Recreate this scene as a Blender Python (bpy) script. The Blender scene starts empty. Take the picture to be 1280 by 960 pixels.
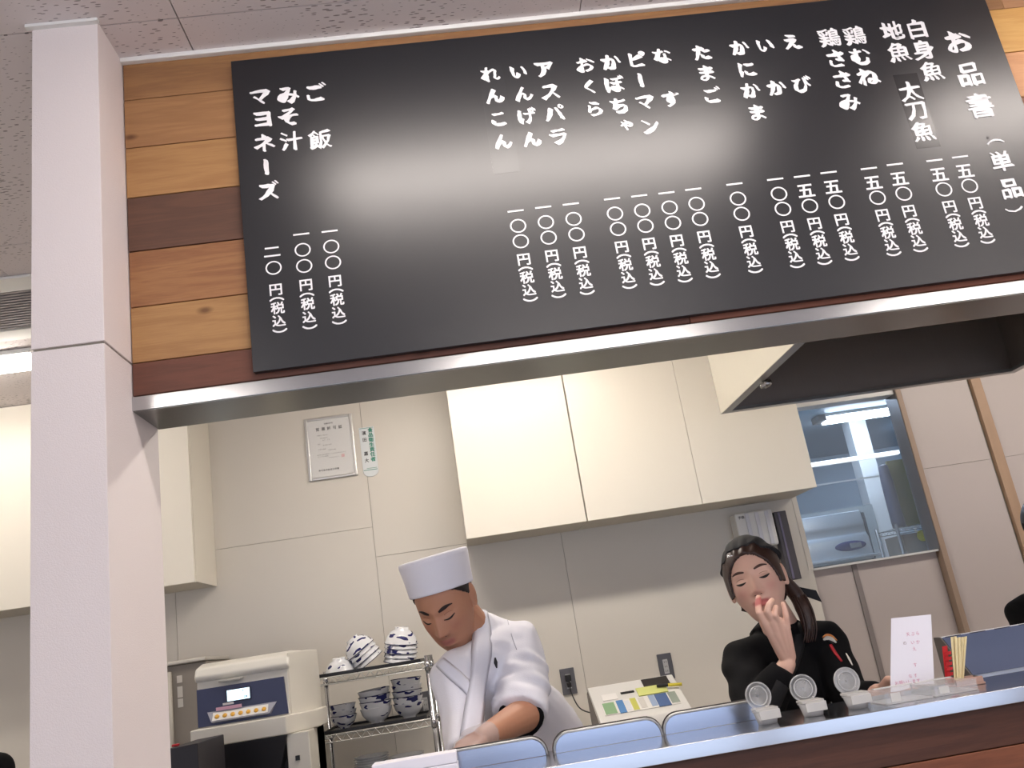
import bpy, bmesh, math, random
import numpy as np
from mathutils import Vector, Matrix
from mathutils.bvhtree import BVHTree
random.seed(7); rng = np.random.default_rng(7)
SC = bpy.context.scene; COL = SC.collection

# ------------------------------------------------------------------ camera
YAW, PITCH, ROLL, FPX = 0.0841143, 0.2838907, -0.1579043, 1092.3
CAM = np.array([0, 0, 1.45])
_f = np.array([math.sin(YAW)*math.cos(PITCH), math.cos(YAW)*math.cos(PITCH), math.sin(PITCH)])
_r0 = np.array([math.cos(YAW), -math.sin(YAW), 0]); _u0 = np.cross(_r0, _f)
_r = math.cos(ROLL)*_r0 + math.sin(ROLL)*_u0; _u = -math.sin(ROLL)*_r0 + math.cos(ROLL)*_u0
cam_d = bpy.data.cameras.new('camera'); cam = bpy.data.objects.new('camera', cam_d); COL.objects.link(cam)
cam_d.sensor_fit = 'HORIZONTAL'; cam_d.sensor_width = 36; cam_d.lens = FPX*36/1280; cam_d.clip_start = .05
cam.matrix_world = Matrix(((_r[0], _u[0], -_f[0], CAM[0]), (_r[1], _u[1], -_f[1], CAM[1]), (_r[2], _u[2], -_f[2], CAM[2]), (0, 0, 0, 1)))
SC.camera = cam
def at(x, y, Y):                                     # photo pixel -> the point of the plane at depth Y
    d = (x-640)/FPX*_r + (480-y)/FPX*_u + _f
    return CAM + d*Y/d[1]

# ------------------------------------------------------------------ world, exposure
W = bpy.data.worlds.new('world'); SC.world = W; W.use_nodes = True
bg = W.node_tree.nodes['Background']; bg.inputs[0].default_value = (.70, .80, 1, 1); bg.inputs[1].default_value = 1.35
SC.view_settings.view_transform = 'Standard'; SC.view_settings.look = 'None'
SC.view_settings.exposure = 0.55; SC.view_settings.gamma = 1; SC.view_settings.use_curve_mapping = False
TUBE_FRONT, TUBE_KITCHEN, TUBE_BACK = 19.0, 31.0, 20.0   # emission strengths of the fluorescent tubes

# ------------------------------------------------------------------ materials
MATS = {}
def srgb(h):
    if isinstance(h, str): h = [int(h[i:i+2], 16)/255 for i in (0, 2, 4)]
    return tuple(c/12.92 if c <= .04045 else ((c+.055)/1.055)**2.4 for c in h) + (1,)
def mat(name, col, rough=.5, metal=0, noise=0, nscale=8, bump=0, bscale=60, spec=.5, emit=None, estr=0, alpha=1, trans=0, stretch=(1, 1, 1), coat=0):
    if name in MATS: return MATS[name]
    m = bpy.data.materials.new(name); m.use_nodes = True; nt = m.node_tree; b = nt.nodes['Principled BSDF']
    c = srgb(col); b.inputs['Base Color'].default_value = c
    b.inputs['Roughness'].default_value = rough; b.inputs['Metallic'].default_value = metal
    b.inputs['Specular IOR Level'].default_value = spec; b.inputs['Alpha'].default_value = alpha
    b.inputs['Transmission Weight'].default_value = trans; b.inputs['Coat Weight'].default_value = coat
    if emit: b.inputs['Emission Color'].default_value = srgb(emit); b.inputs['Emission Strength'].default_value = estr
    if noise or bump:
        tc = nt.nodes.new('ShaderNodeTexCoord'); mp = nt.nodes.new('ShaderNodeMapping'); mp.inputs['Scale'].default_value = stretch
        nt.links.new(tc.outputs['Object'], mp.inputs[0])
        if noise:
            n = nt.nodes.new('ShaderNodeTexNoise'); n.inputs['Scale'].default_value = nscale; n.inputs['Detail'].default_value = 5
            nt.links.new(mp.outputs[0], n.inputs[0])
            mx = nt.nodes.new('ShaderNodeMix'); mx.data_type = 'RGBA'
            mx.inputs[6].default_value = tuple(v*(1-noise) for v in c[:3])+(1,); mx.inputs[7].default_value = tuple(min(1, v*(1+noise)) for v in c[:3])+(1,)
            nt.links.new(n.outputs['Fac'], mx.inputs[0]); nt.links.new(mx.outputs[2], b.inputs['Base Color'])
        if bump:
            n2 = nt.nodes.new('ShaderNodeTexNoise'); n2.inputs['Scale'].default_value = bscale; n2.inputs['Detail'].default_value = 3
            nt.links.new(mp.outputs[0], n2.inputs[0]); bp = nt.nodes.new('ShaderNodeBump'); bp.inputs['Strength'].default_value = bump; bp.inputs['Distance'].default_value = .002
            nt.links.new(n2.outputs['Fac'], bp.inputs['Height']); nt.links.new(bp.outputs[0], b.inputs['Normal'])
    MATS[name] = m; return m
def wood(name, c1, c2, seed=0, knots=True, rough=.5):
    if name in MATS: return MATS[name]
    m = bpy.data.materials.new(name); m.use_nodes = True; nt = m.node_tree; b = nt.nodes['Principled BSDF']; L = nt.links.new
    tc = nt.nodes.new('ShaderNodeTexCoord'); mp = nt.nodes.new('ShaderNodeMapping')
    mp.inputs['Location'].default_value = (seed*3.7, seed*1.3, seed*2.1); mp.inputs['Scale'].default_value = (1.2, 6, 16)
    L(tc.outputs['Object'], mp.inputs[0])
    n = nt.nodes.new('ShaderNodeTexNoise'); n.inputs['Scale'].default_value = 1.6; n.inputs['Detail'].default_value = 4; n.inputs['Distortion'].default_value = .6
    L(mp.outputs[0], n.inputs[0])
    mu = nt.nodes.new('ShaderNodeMath'); mu.operation = 'MULTIPLY'; mu.inputs[1].default_value = 26; L(n.outputs['Fac'], mu.inputs[0])
    si = nt.nodes.new('ShaderNodeMath'); si.operation = 'SINE'; L(mu.outputs[0], si.inputs[0])
    mr = nt.nodes.new('ShaderNodeMapRange'); mr.inputs[1].default_value = -1; mr.inputs[2].default_value = 1; L(si.outputs[0], mr.inputs[0])
    f = nt.nodes.new('ShaderNodeTexNoise'); f.inputs['Scale'].default_value = 22; f.inputs['Detail'].default_value = 6; L(mp.outputs[0], f.inputs[0])
    ad = nt.nodes.new('ShaderNodeMath'); ad.operation = 'MULTIPLY_ADD'; ad.inputs[1].default_value = .38; L(mr.outputs[0], ad.inputs[0])
    f2 = nt.nodes.new('ShaderNodeMath'); f2.operation = 'MULTIPLY'; f2.inputs[1].default_value = .62; L(f.outputs['Fac'], f2.inputs[0]); L(f2.outputs[0], ad.inputs[2])
    mx = nt.nodes.new('ShaderNodeMix'); mx.data_type = 'RGBA'; mx.inputs[6].default_value = srgb(c1); mx.inputs[7].default_value = srgb(c2); L(ad.outputs[0], mx.inputs[0])
    out = mx.outputs[2]
    if knots:
        mp2 = nt.nodes.new('ShaderNodeMapping'); mp2.inputs['Rotation'].default_value = (math.pi/2, 0, 0); mp2.inputs['Location'].default_value = (seed*1.9+.3, seed*.77, 0); mp2.inputs['Scale'].default_value = (2.6, 2.6, 5.2); L(tc.outputs['Object'], mp2.inputs[0])
        v = nt.nodes.new('ShaderNodeTexVoronoi'); v.inputs['Scale'].default_value = 1.0; v.voronoi_dimensions = '2D'; L(mp2.outputs[0], v.inputs[0])
        k = nt.nodes.new('ShaderNodeMapRange'); k.inputs[1].default_value = .015; k.inputs[2].default_value = .055; k.inputs[3].default_value = .7; k.inputs[4].default_value = 0; L(v.outputs['Distance'], k.inputs[0])
        m2 = nt.nodes.new('ShaderNodeMix'); m2.data_type = 'RGBA'; m2.inputs[7].default_value = srgb('4a2a1c'); L(k.outputs[0], m2.inputs[0]); L(out, m2.inputs[6]); out = m2.outputs[2]
    L(out, b.inputs['Base Color']); b.inputs['Roughness'].default_value = rough; b.inputs['Specular IOR Level'].default_value = .35
    bp = nt.nodes.new('ShaderNodeBump'); bp.inputs['Strength'].default_value = .25; bp.inputs['Distance'].default_value = .001; L(ad.outputs[0], bp.inputs['Height']); L(bp.outputs[0], b.inputs['Normal'])
    MATS[name] = m; return m
def steel(name, col='b8b8b6', rough=.22, axis=0):
    if name in MATS: return MATS[name]
    m = bpy.data.materials.new(name); m.use_nodes = True; nt = m.node_tree; b = nt.nodes['Principled BSDF']; L = nt.links.new
    b.inputs['Base Color'].default_value = srgb(col); b.inputs['Metallic'].default_value = 1
    tc = nt.nodes.new('ShaderNodeTexCoord'); mp = nt.nodes.new('ShaderNodeMapping'); s = [900, 900, 900]; s[axis] = 4; mp.inputs['Scale'].default_value = s; L(tc.outputs['Object'], mp.inputs[0])
    n = nt.nodes.new('ShaderNodeTexNoise'); n.inputs['Scale'].default_value = 1; L(mp.outputs[0], n.inputs[0])
    mr = nt.nodes.new('ShaderNodeMapRange'); mr.inputs[3].default_value = rough*.8; mr.inputs[4].default_value = rough*1.25; L(n.outputs['Fac'], mr.inputs[0]); L(mr.outputs[0], b.inputs['Roughness'])
    MATS[name] = m; return m
def glass(name, col='ffffff', rough=.02, alpha=.16, spec=.8):
    return mat(name, col, rough, spec=spec, alpha=alpha)

STEEL = steel('brushed_stainless', 'b9babb', .2)
STEEL_SOFT = steel('satin_stainless', 'a9a9a8', .34)
STEEL_MIRROR = steel('polished_stainless', 'c8c9cc', .09)
CREAM = mat('cream_wall_panel', 'dbd5cb', .38, noise=.015, nscale=3)
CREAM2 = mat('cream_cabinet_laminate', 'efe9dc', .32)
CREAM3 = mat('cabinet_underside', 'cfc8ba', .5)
PINKW = mat('beige_wall_panel', 'bfb5b1', .42, noise=.012, nscale=3)
WHITEPAINT = mat('white_wallpaper', 'e6dddc', .6, bump=.35, bscale=420)
JOINT = mat('joint_grey', '8f887c', .8)  # plain grey-beige for joints, wall cores and the slab behind the tiles
BLACK = mat('black_plastic', '17171a', .45)
DGREY = mat('dark_grey_plastic', '3c3c40', .5)
WHITE = mat('white_plastic', 'e8e8e6', .35)

# ------------------------------------------------------------------ mesh helpers
class MB:
    def __init__(s): s.v = []; s.f = []
    def add(s, v, f):
        n = len(s.v); s.v += [tuple(map(float, p)) for p in v]; s.f += [tuple(i+n for i in q) for q in f]; return s
    def box(s, x0, x1, y0, y1, z0, z1):
        return s.add([(x, y, z) for z in (z0, z1) for y in (y0, y1) for x in (x0, x1)], [(0, 2, 3, 1), (4, 5, 7, 6), (0, 1, 5, 4), (2, 6, 7, 3), (0, 4, 6, 2), (1, 3, 7, 5)])
    def prism(s, poly, axis, a0, a1):                # poly: 2D outline, extruded along axis 'x' 'y' or 'z'
        n = len(poly)
        def P(p, a): return {'x': (a, p[0], p[1]), 'y': (p[0], a, p[1]), 'z': (p[0], p[1], a)}[axis]
        return s.add([P(p, a0) for p in poly]+[P(p, a1) for p in poly], [tuple(range(n))[::-1], tuple(range(n, 2*n))]+[(i, (i+1) % n, (i+1) % n+n, i+n) for i in range(n)])
    def loft(s, secs, n=16, caps=True):              # secs: (centre, axis_a, axis_b)
        V = []; F = []
        for c, a, b in secs:
            c, a, b = map(np.array, (c, a, b))
            for i in range(n):
                t = 2*math.pi*i/n; V.append(c+a*math.cos(t)+b*math.sin(t))
        for k in range(len(secs)-1):
            for i in range(n):
                j = (i+1) % n; F.append((k*n+i, k*n+j, (k+1)*n+j, (k+1)*n+i))
        if caps: F.append(tuple(range(n))[::-1]); F.append(tuple(range((len(secs)-1)*n, len(secs)*n)))
        return s.add(V, F)
    def tube(s, pts, r, n=10):
        pts = [np.array(p, float) for p in pts]; rs = r if hasattr(r, '__len__') else [r]*len(pts)
        secs = []; up = None
        for i, p in enumerate(pts):
            d = pts[min(i+1, len(pts)-1)]-pts[max(i-1, 0)]; d = d/np.linalg.norm(d)
            if up is None: up = np.array([0, 0, 1.]) if abs(d[2]) < .9 else np.array([1., 0, 0])
            a = np.cross(d, up); a /= np.linalg.norm(a); b = np.cross(a, d); b /= np.linalg.norm(b); up = b
            secs.append((p, a*rs[i], b*rs[i]))
        return s.loft(secs, n)
    def capsule(s, p, q, r0, r1, n=16):              # rounded tapered limb
        p, q = np.array(p, float), np.array(q, float); d = (q-p); d = d/np.linalg.norm(d)
        P = [p-d*r0*math.cos(t) for t in (0.25, .6, 1.0)]+[p, p+(q-p)*.5, q]+[q+d*r1*math.cos(t) for t in (1.0, .6, .25)]
        Rr = [r0*math.sin(t) for t in (.25, .6, 1.0)]+[r0, (r0+r1)/2, r1]+[r1*math.sin(t) for t in (1.0, .6, .25)]
        return s.tube(P, Rr, n)
    def lathe(s, prof, c=(0, 0, 0), n=24, M=None):   # prof: (radius, z)
        V = []; F = []
        for r, z in prof:
            for i in range(n):
                t = 2*math.pi*i/n; p = Vector((r*math.cos(t), r*math.sin(t), z)); p = (M @ p) if M is not None else p
                V.append((p[0]+c[0], p[1]+c[1], p[2]+c[2]))
        for k in range(len(prof)-1):
            for i in range(n):
                j = (i+1) % n; F.append((k*n+i, k*n+j, (k+1)*n+j, (k+1)*n+i))
        if prof[0][0] > 1e-6: F.append(tuple(range(n))[::-1])
        if prof[-1][0] > 1e-6: F.append(tuple(range((len(prof)-1)*n, len(prof)*n)))
        return s.add(V, F)
    def ellipsoid(s, c, ax, n=20, m=12):             # ax: three axis vectors
        ax = [np.array(a, float) for a in ax]; c = np.array(c, float); V = []; F = []
        for k in range(m+1):
            ph = math.pi*k/m
            for i in range(n):
                t = 2*math.pi*i/n; V.append(c+ax[0]*math.sin(ph)*math.cos(t)+ax[1]*math.sin(ph)*math.sin(t)-ax[2]*math.cos(ph))
        for k in range(m):
            for i in range(n):
                j = (i+1) % n; F.append((k*n+i, k*n+j, (k+1)*n+j, (k+1)*n+i))
        return s.add(V, F)
    def mesh(s, name, m=None, smooth=False, norm=True):
        me = bpy.data.meshes.new(name); me.from_pydata(s.v, [], s.f)
        bm = bmesh.new(); bm.from_mesh(me); bmesh.ops.remove_doubles(bm, verts=bm.verts, dist=1e-6)
        if norm: bmesh.ops.recalc_face_normals(bm, faces=bm.faces)
        bm.to_mesh(me); bm.free()
        if m: me.materials.append(m)
        if smooth: me.polygons.foreach_set('use_smooth', [True]*len(me.polygons))
        me.update(); return me
    def build(s, name, m=None, parent=None, bevel=0, smooth=False, world=True, seg=2, norm=True):
        if world and parent is not None:             # vertices were given in world space
            o = wloc(parent); s.v = [(x-o[0], y-o[1], z-o[2]) for x, y, z in s.v]
        ob = bpy.data.objects.new(name, s.mesh(name, m, smooth, norm)); COL.objects.link(ob)
        if parent is not None: ob.parent = parent
        if bevel:
            b = ob.modifiers.new('bevel', 'BEVEL'); b.width = bevel; b.segments = seg; b.limit_method = 'ANGLE'; b.angle_limit = math.radians(35)
            if smooth is False: ob.data.polygons.foreach_set('use_smooth', [True]*len(ob.data.polygons)); w = ob.modifiers.new('wn', 'WEIGHTED_NORMAL')
        return ob
def wloc(o):
    v = Vector((0, 0, 0))
    while o is not None: v = v+o.location; o = o.parent
    return v
def tag(o, label=None, cat=None, group=None, kind=None):
    for k, v in (('label', label), ('category', cat), ('group', group), ('kind', kind)):
        if v: o[k] = v
    return o
def thing(name, label, cat, loc=(0, 0, 0), group=None, kind=None):
    o = bpy.data.objects.new(name, None); o.empty_display_size = .05; COL.objects.link(o); o.location = loc
    return tag(o, label, cat, group, kind)
def copy_tree(o, parent=None):
    c = o.copy(); COL.objects.link(c)
    if parent is not None: c.parent = parent
    for ch in [x for x in o.children]: copy_tree(ch, c)
    return c
def fresh(o, label):                                  # every copy gets a label of its own
    o['label'] = label; return o

# ------------------------------------------------------------------ setting
ZC = 2.858; YH = 1.75; YB = 4.40; XP = -.628
# floor
MB().box(-3.2, 4.6, -3.6, 7.6, -.05, 0).build('floor', mat('grey_floor_sheet', 'b3aca5', .4, noise=.05, nscale=2)); tag(bpy.data.objects['floor'], kind='structure', label='grey sheet floor')
# ceiling: slab with tiles
def ceiling_mat():
    m = bpy.data.materials.new('fissured_ceiling_tile'); m.use_nodes = True; nt = m.node_tree; b = nt.nodes['Principled BSDF']; L = nt.links.new
    tc = nt.nodes.new('ShaderNodeTexCoord')
    oi = nt.nodes.new('ShaderNodeObjectInfo'); ad = nt.nodes.new('ShaderNodeVectorMath'); ad.operation = 'ADD'; L(tc.outputs['Object'], ad.inputs[0])
    vm = nt.nodes.new('ShaderNodeVectorMath'); vm.operation = 'SCALE'; L(oi.outputs['Location'], vm.inputs[0]); vm.inputs['Scale'].default_value = 1.7; L(vm.outputs[0], ad.inputs[1])
    mp = nt.nodes.new('ShaderNodeMapping'); mp.inputs['Scale'].default_value = (26, 105, 1); L(ad.outputs[0], mp.inputs[0])
    v = nt.nodes.new('ShaderNodeTexVoronoi'); v.inputs['Scale'].default_value = 1; v.inputs['Randomness'].default_value = 1; v.voronoi_dimensions = '2D'; L(mp.outputs[0], v.inputs[0])
    n = nt.nodes.new('ShaderNodeTexNoise'); n.inputs['Scale'].default_value = 5; L(ad.outputs[0], n.inputs[0])
    th = nt.nodes.new('ShaderNodeMapRange'); th.inputs[1].default_value = .42; th.inputs[2].default_value = .72; th.inputs[3].default_value = .05; th.inputs[4].default_value = .24; L(n.outputs['Fac'], th.inputs[0])
    lt = nt.nodes.new('ShaderNodeMath'); lt.operation = 'LESS_THAN'; L(v.outputs['Distance'], lt.inputs[0]); L(th.outputs[0], lt.inputs[1])
    mx = nt.nodes.new('ShaderNodeMix'); mx.data_type = 'RGBA'; mx.inputs[6].default_value = srgb('e2dada'); mx.inputs[7].default_value = srgb('958b8b'); L(lt.outputs[0], mx.inputs[0]); L(mx.outputs[2], b.inputs['Base Color'])
    b.inputs['Roughness'].default_value = .9
    bp = nt.nodes.new('ShaderNodeBump'); bp.invert = True; bp.inputs['Strength'].default_value = .6; bp.inputs['Distance'].default_value = .002; L(lt.outputs[0], bp.inputs['Height']); L(bp.outputs[0], b.inputs['Normal'])
    return m
CT = ceiling_mat()
ceil = MB().box(-3.2, 4.6, -3.6, 4.6, ZC+.012, ZC+.1).build('ceiling', JOINT); tag(ceil, kind='structure', label='white fissured tile ceiling')
tm = MB().box(.0015, .9085, .0015, .9085, 0, .012).mesh('ceiling_tile', CT)
for i in range(-3, 6):
    for j in range(-6, 4):
        x, y = -.462+.91*i, 1.63+.91*j
        if x < -3.2 or x > 4.6 or y < -3.7 or y > 4.3: continue
        o = bpy.data.objects.new('ceiling_tile', tm); COL.objects.link(o); o.parent = ceil; o.location = (x, y, ZC)
# white moulding where the header meets the ceiling
tag(MB().box(-.628, 3.2, 1.737, 1.752, ZC-.012, ZC).build('trim_1', WHITE, bevel=.002), kind='structure', label='white moulding between ceiling and wooden header')

# pillar
pil = thing('pillar', 'white square pillar left of the wooden header', None, (-.6965, 1.9, 0), kind='structure')
MB().box(-.765, XP, 1.615, 1.90, 0, 2.114).build('lower_panel', WHITEPAINT, pil, bevel=.001)
MB().box(-.765, XP, 1.615, 1.90, 2.119, ZC).build('upper_panel', WHITEPAINT, pil, bevel=.001)
MB().box(-.761, XP-.004, 1.619, 1.896, 2.11, 2.122).build('joint', JOINT, pil)
MB().box(-.775, XP+.004, 1.603, 1.615, ZC-.008, ZC-.0005).build('top_moulding', WHITE, pil)
# wooden header: planks
hdr = thing('wall_header', 'wooden plank wall above the kitchen opening', None, (0, YH, 2.0), kind='structure')
MB().box(XP+.004, 3.2, 1.772, 1.90, 2.045, ZC-.001).build('backing', PINKW, hdr)
zs = [2.044, 2.116, 2.241, 2.371, 2.501, 2.626, 2.751, ZC-.001]
tone = [('6f4a3b', '573c30'), ('b38a5a', '956b45'), ('a87a50', '7b4f38'), ('6c4c3c', '553d33'), ('b28858', '986c45'), ('ad8156', '916846'), ('a3794f', '835d40')]
toneR = [('9a5c3e', '7c4630'), ('c58a55', 'a3683f'), ('b98250', '9a6440'), ('8e5f44', '6c4632'), ('d8a376', 'c08a5e'), ('d8ac68', 'c3914f'), ('b58962', '96694a')]
for i in range(7):
    joint = [.55, .95, .4, .8, .3, 1.0, 1.5][i]
    for k, (x0, x1) in enumerate(((XP+.002, joint), (joint+.001, 3.2))):
        t = tone[i] if k == 0 else toneR[i]
        if i == 0: t = (('74493a', '5c3b2f'), ('8c5540', '6f4231'))[k]
        MB().box(x0, x1, YH+random.uniform(0, .002), 1.772, zs[i]+.0008, zs[i+1]-.0008).build('plank', wood('cedar_%d_%d' % (i, k), t[0], t[1], i*2+k+1), hdr, bevel=.0016)
# stainless lintel under the header
tag(MB().box(XP-.002, 3.2, YH-.001, 1.903, 2.013, 2.0425).build('trim_2', STEEL, bevel=.0008), kind='structure', label='stainless steel lintel along the top of the kitchen opening')

tag(MB().box(XP+.001, 3.2, YH+.002, 1.9025, 2.0118, 2.0132).build('trim_5', steel('lintel_underside_shade', '8b8b88', .24)), kind='structure', label='underside of the stainless lintel, same steel with its shade put into the colour')  # lintel steel in a darker copy: shade below the header put into the colour
# back wall with panels, opening for the window
wb = thing('wall_back', 'cream panelled kitchen wall', None, (0, YB, 0), kind='structure')
WX0, WX1, WZ0, WZ1 = 1.72, 2.383, 1.566, 2.42
for x0, x1, z0, z1, nm in ((-3.2, WX0, -.02, ZC, 'core'), (WX1+.031, 4.6, -.02, ZC, 'core'), (WX0, WX1+.002, WZ1, ZC, 'core')):
    MB().box(x0, x1, YB+.008, YB+.1, z0, z1).build(nm, JOINT, wb)
MB().box(WX0+.001, WX1+.003, YB, YB+.008, WZ1+.001, ZC).build('wall_panel', PINKW, wb)
xs = [-3.2, -2.3, -1.403, -.43, .495, WX0]
for i in range(5):
    for z0, z1 in ((0, .5), (.5, 2.1), (2.1, ZC)):
        if z0 == .5 and i in (3, 4): z1 = 1.95
        if z0 == 2.1 and i in (3, 4): z0 = 1.95
        MB().box(xs[i]+.001, xs[i+1]-.001, YB, YB+.008, z0+.001, z1-.001).build('wall_panel', CREAM, wb)
for x0, x1 in ((2.416, 2.80), (2.865, 3.7), (3.72, 4.6)):
    for z0, z1 in ((0, 1.982), (1.982, ZC)):
        MB().box(x0+.001, x1-.001, YB, YB+.008, z0+.001, z1-.001).build('wall_panel', PINKW, wb)
# low panels under the window stand deeper
for x0, x1 in ((WX0, 1.93), (1.955, WX1)):
    MB().box(x0+.001, x1-.001, YB+.03, YB+.09, 0, WZ0-.004).build('low_panel', PINKW, wb)
MB().box(1.93, 1.955, YB+.022, YB+.08, 0, WZ0-.003).build('joint_profile', mat('grey_profile', '8a8280', .4), wb)
TW = mat('beige_oak_trim', 'a08a78', .5, noise=.12, nscale=9, stretch=(4, 4, .5))
tag(MB().box(WX1+.002, WX1+.031, YB-.022, YB+.1, 0, ZC).build('trim_3', TW, bevel=.002), kind='structure', label='beige wooden post right of the kitchen window')
tag(MB().box(2.81, 2.865, YB-.02, YB+.1, 0, ZC).build('trim_4', mat('oak_trim_orange', 'ad9077', .5, noise=.12, nscale=9, stretch=(4, 4, .5)), bevel=.002), kind='structure', label='thin wooden post at the far right of the kitchen wall')
win = thing('window_1', 'window in the back wall looking into the dish room', None, (2.03, YB, WZ0), kind='structure')
ALU = mat('white_aluminium', 'd8d8d6', .35)
MB().box(WX0, WX1, YB-.004, YB+.1, WZ0-.004, WZ0+.006).build('sill', ALU, win)
MB().box(WX0, WX1, YB-.002, YB+.1, WZ1-.022, WZ1).build('frame', ALU, win)
MB().box(WX1-.001, WX1+.0015, YB-.018, YB+.1, WZ0, WZ1).build('frame', mat('reveal_shade_grey', '6d655f', .4), win)  # thin plate added over the post side, the reveal's shade in its colour
MB().box(WX0-.022, WX0+.004, YB-.002, YB+.1, WZ0, WZ1).build('frame', CREAM, win)
MB().box(WX0+.004, WX1-.002, YB+.085, YB+.09, WZ0+.006, WZ1-.022).build('pane', glass('window_glass', 'dfeaf5', .02, .1, .6), win)
# side and front walls, dish room shell
tag(MB().box(-3.3, -3.2, -3.6, 4.5, -.02, ZC+.1).build('wall_left', CREAM), kind='structure')
tag(MB().box(4.6, 4.7, -3.6, 7.7, -.02, ZC+.3).build('wall_right', PINKW), kind='structure')
wf = thing('wall_front', 'shop front wall behind the viewer', None, (0, -3.6, 0), kind='structure')
for b_ in ((-3.2, 4.6, -.02, .1), (-3.2, 4.6, 2.45, ZC+.1), (-3.2, -2.9, .1, 2.45), (-.35, 0.05, .1, 2.45), (2.0, 2.2, .1, 2.45), (4.2, 4.6, .1, 2.45)):
    MB().box(b_[0], b_[1], -3.7, -3.6, b_[2], b_[3]).build('panel', WHITEPAINT, wf)
BW = mat('pale_blue_room_wall', '9badbb', .5)
tag(MB().box(1.3, 4.6, 7.55, 7.65, -.02, 3.0).build('wall_dish_room', BW), kind='structure')
tag(MB().box(1.2, 1.3, 4.5, 7.6, -.02, 3.0).build('wall_dish_room_left', BW), kind='structure')
tag(MB().box(1.2, 4.7, 4.5, 7.65, 2.60, 2.7).build('ceiling_dish_room', BW), kind='structure')

# ------------------------------------------------------------------ lights: fluorescent fixtures
def tube_light(x0, x1, y, label, strength, col, w=.15, z=ZC, group=None, h=.055):
    xc = (x0+x1)/2
    t = thing('ceiling_light', label, 'lamp', (xc, y, z), group)
    MB().box(x0, x1, y-w/2, y+w/2, z-.02, z-.0005).build('housing', WHITE, t, bevel=.003)
    e = mat('tube_%s_%.1f' % (col, strength), 'ffffff', .5, emit=col, estr=strength)
    MB().prism([(y-w*.42, z-.02), (y+w*.42, z-.02), (y+w*.30, z-h), (y-w*.30, z-h)], 'x', x0+.01, x1-.01).build('diffuser', e, t)
    return t
FG = 'front'
tube_light(-.25, 1.0, 1.1, 'ceiling light tube over the counter, out of view, nearest the menu board', TUBE_FRONT, 'fff4ec', group='dining room ceiling lights')
tube_light(1.62, 2.87, 1.1, 'ceiling light tube over the right end of the counter, out of view', TUBE_FRONT, 'fff4ec', group='dining room ceiling lights')
for x0 in (-2.3, .1, 2.4):
    tube_light(x0, x0+1.25, -.9, 'ceiling light tube over the dining room, '+{-2.3: 'leftmost', .1: 'middle', 2.4: 'rightmost'}[x0]+' of its row', TUBE_FRONT, 'fff4ec', group='dining room ceiling lights')
tube_light(-2.9, -1.60, 3.44, 'bright white ceiling light tube left of the pillar', TUBE_KITCHEN*.5, 'fff6ea', w=.14)
tube_light(-.35, .9, 3.15, 'kitchen ceiling light hidden behind the header', TUBE_KITCHEN, 'fff6ea')
tube_light(2.5, 3.7, 3.15, 'kitchen ceiling light right of the hood, hidden behind the header', TUBE_KITCHEN, 'fff6ea')

# ------------------------------------------------------------------ lettering
GL = {}
def glyph(ch, offset=0.0, rot=0):
    """outline of one character, one unit high, centred on its own box"""
    key = (ch, offset, rot)
    if key not in GL:
        cu = bpy.data.curves.new('glyph', 'FONT'); cu.body = ch; cu.size = 1; cu.offset = offset; cu.resolution_u = 3
        o = bpy.data.objects.new('glyph', cu); COL.objects.link(o); bpy.context.view_layer.update()
        me = o.evaluated_get(bpy.context.evaluated_depsgraph_get()).to_mesh()
        v = [(p.co.x, p.co.y) for p in me.vertices]; f = [tuple(p.vertices) for p in me.polygons]
        o.to_mesh_clear(); bpy.data.objects.remove(o); bpy.data.curves.remove(cu)
        if v:
            cx = (min(p[0] for p in v)+max(p[0] for p in v))/2; cy = (min(p[1] for p in v)+max(p[1] for p in v))/2
            v = [(x-cx, y-cy) for x, y in v]
            if rot: v = [(y, -x) for x, y in v]
        GL[key] = (v, f)
    return GL[key]
def brush(v, f, seed, nib=.055, wob=1):
    """a slanted broad nib: strokes thick one way, thin the other, edges a little uneven; layers lie a hair apart"""
    r = random.Random(seed); V = []; F = []; ph = r.uniform(0, 6)
    for k in range(5):
        d = (k/4-.5)*nib*2; n = len(V)
        for x, y in v:
            w = 1+wob*.5*math.sin(x*5+y*4+ph)
            V.append((x+d*w*.9+wob*.012*math.sin(y*23+ph), y-d*w*.75+wob*(.012*math.sin(x*19+ph)+.06*x), -k*.00008))
        F += [tuple(i+n for i in q) for q in f]
    return V, F
def bold(v, f, w=.018):
    V = []; F = []
    for k, (dx, dy) in enumerate(((-1, -1), (1, 1), (1, -1), (-1, 1))):
        n = len(V); V += [(x+dx*w, y+dy*w, -k*.00008) for x, y in v]; F += [tuple(i+n for i in q) for q in f]
    return V, F
def put(mb, V, F, c, sx, sz):                        # a flat glyph facing the room at world point c
    mb.add([(c[0]+p[0]*sx, c[1]+(p[2] if len(p) > 2 else 0), c[2]+p[1]*sz) for p in V], F)

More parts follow.
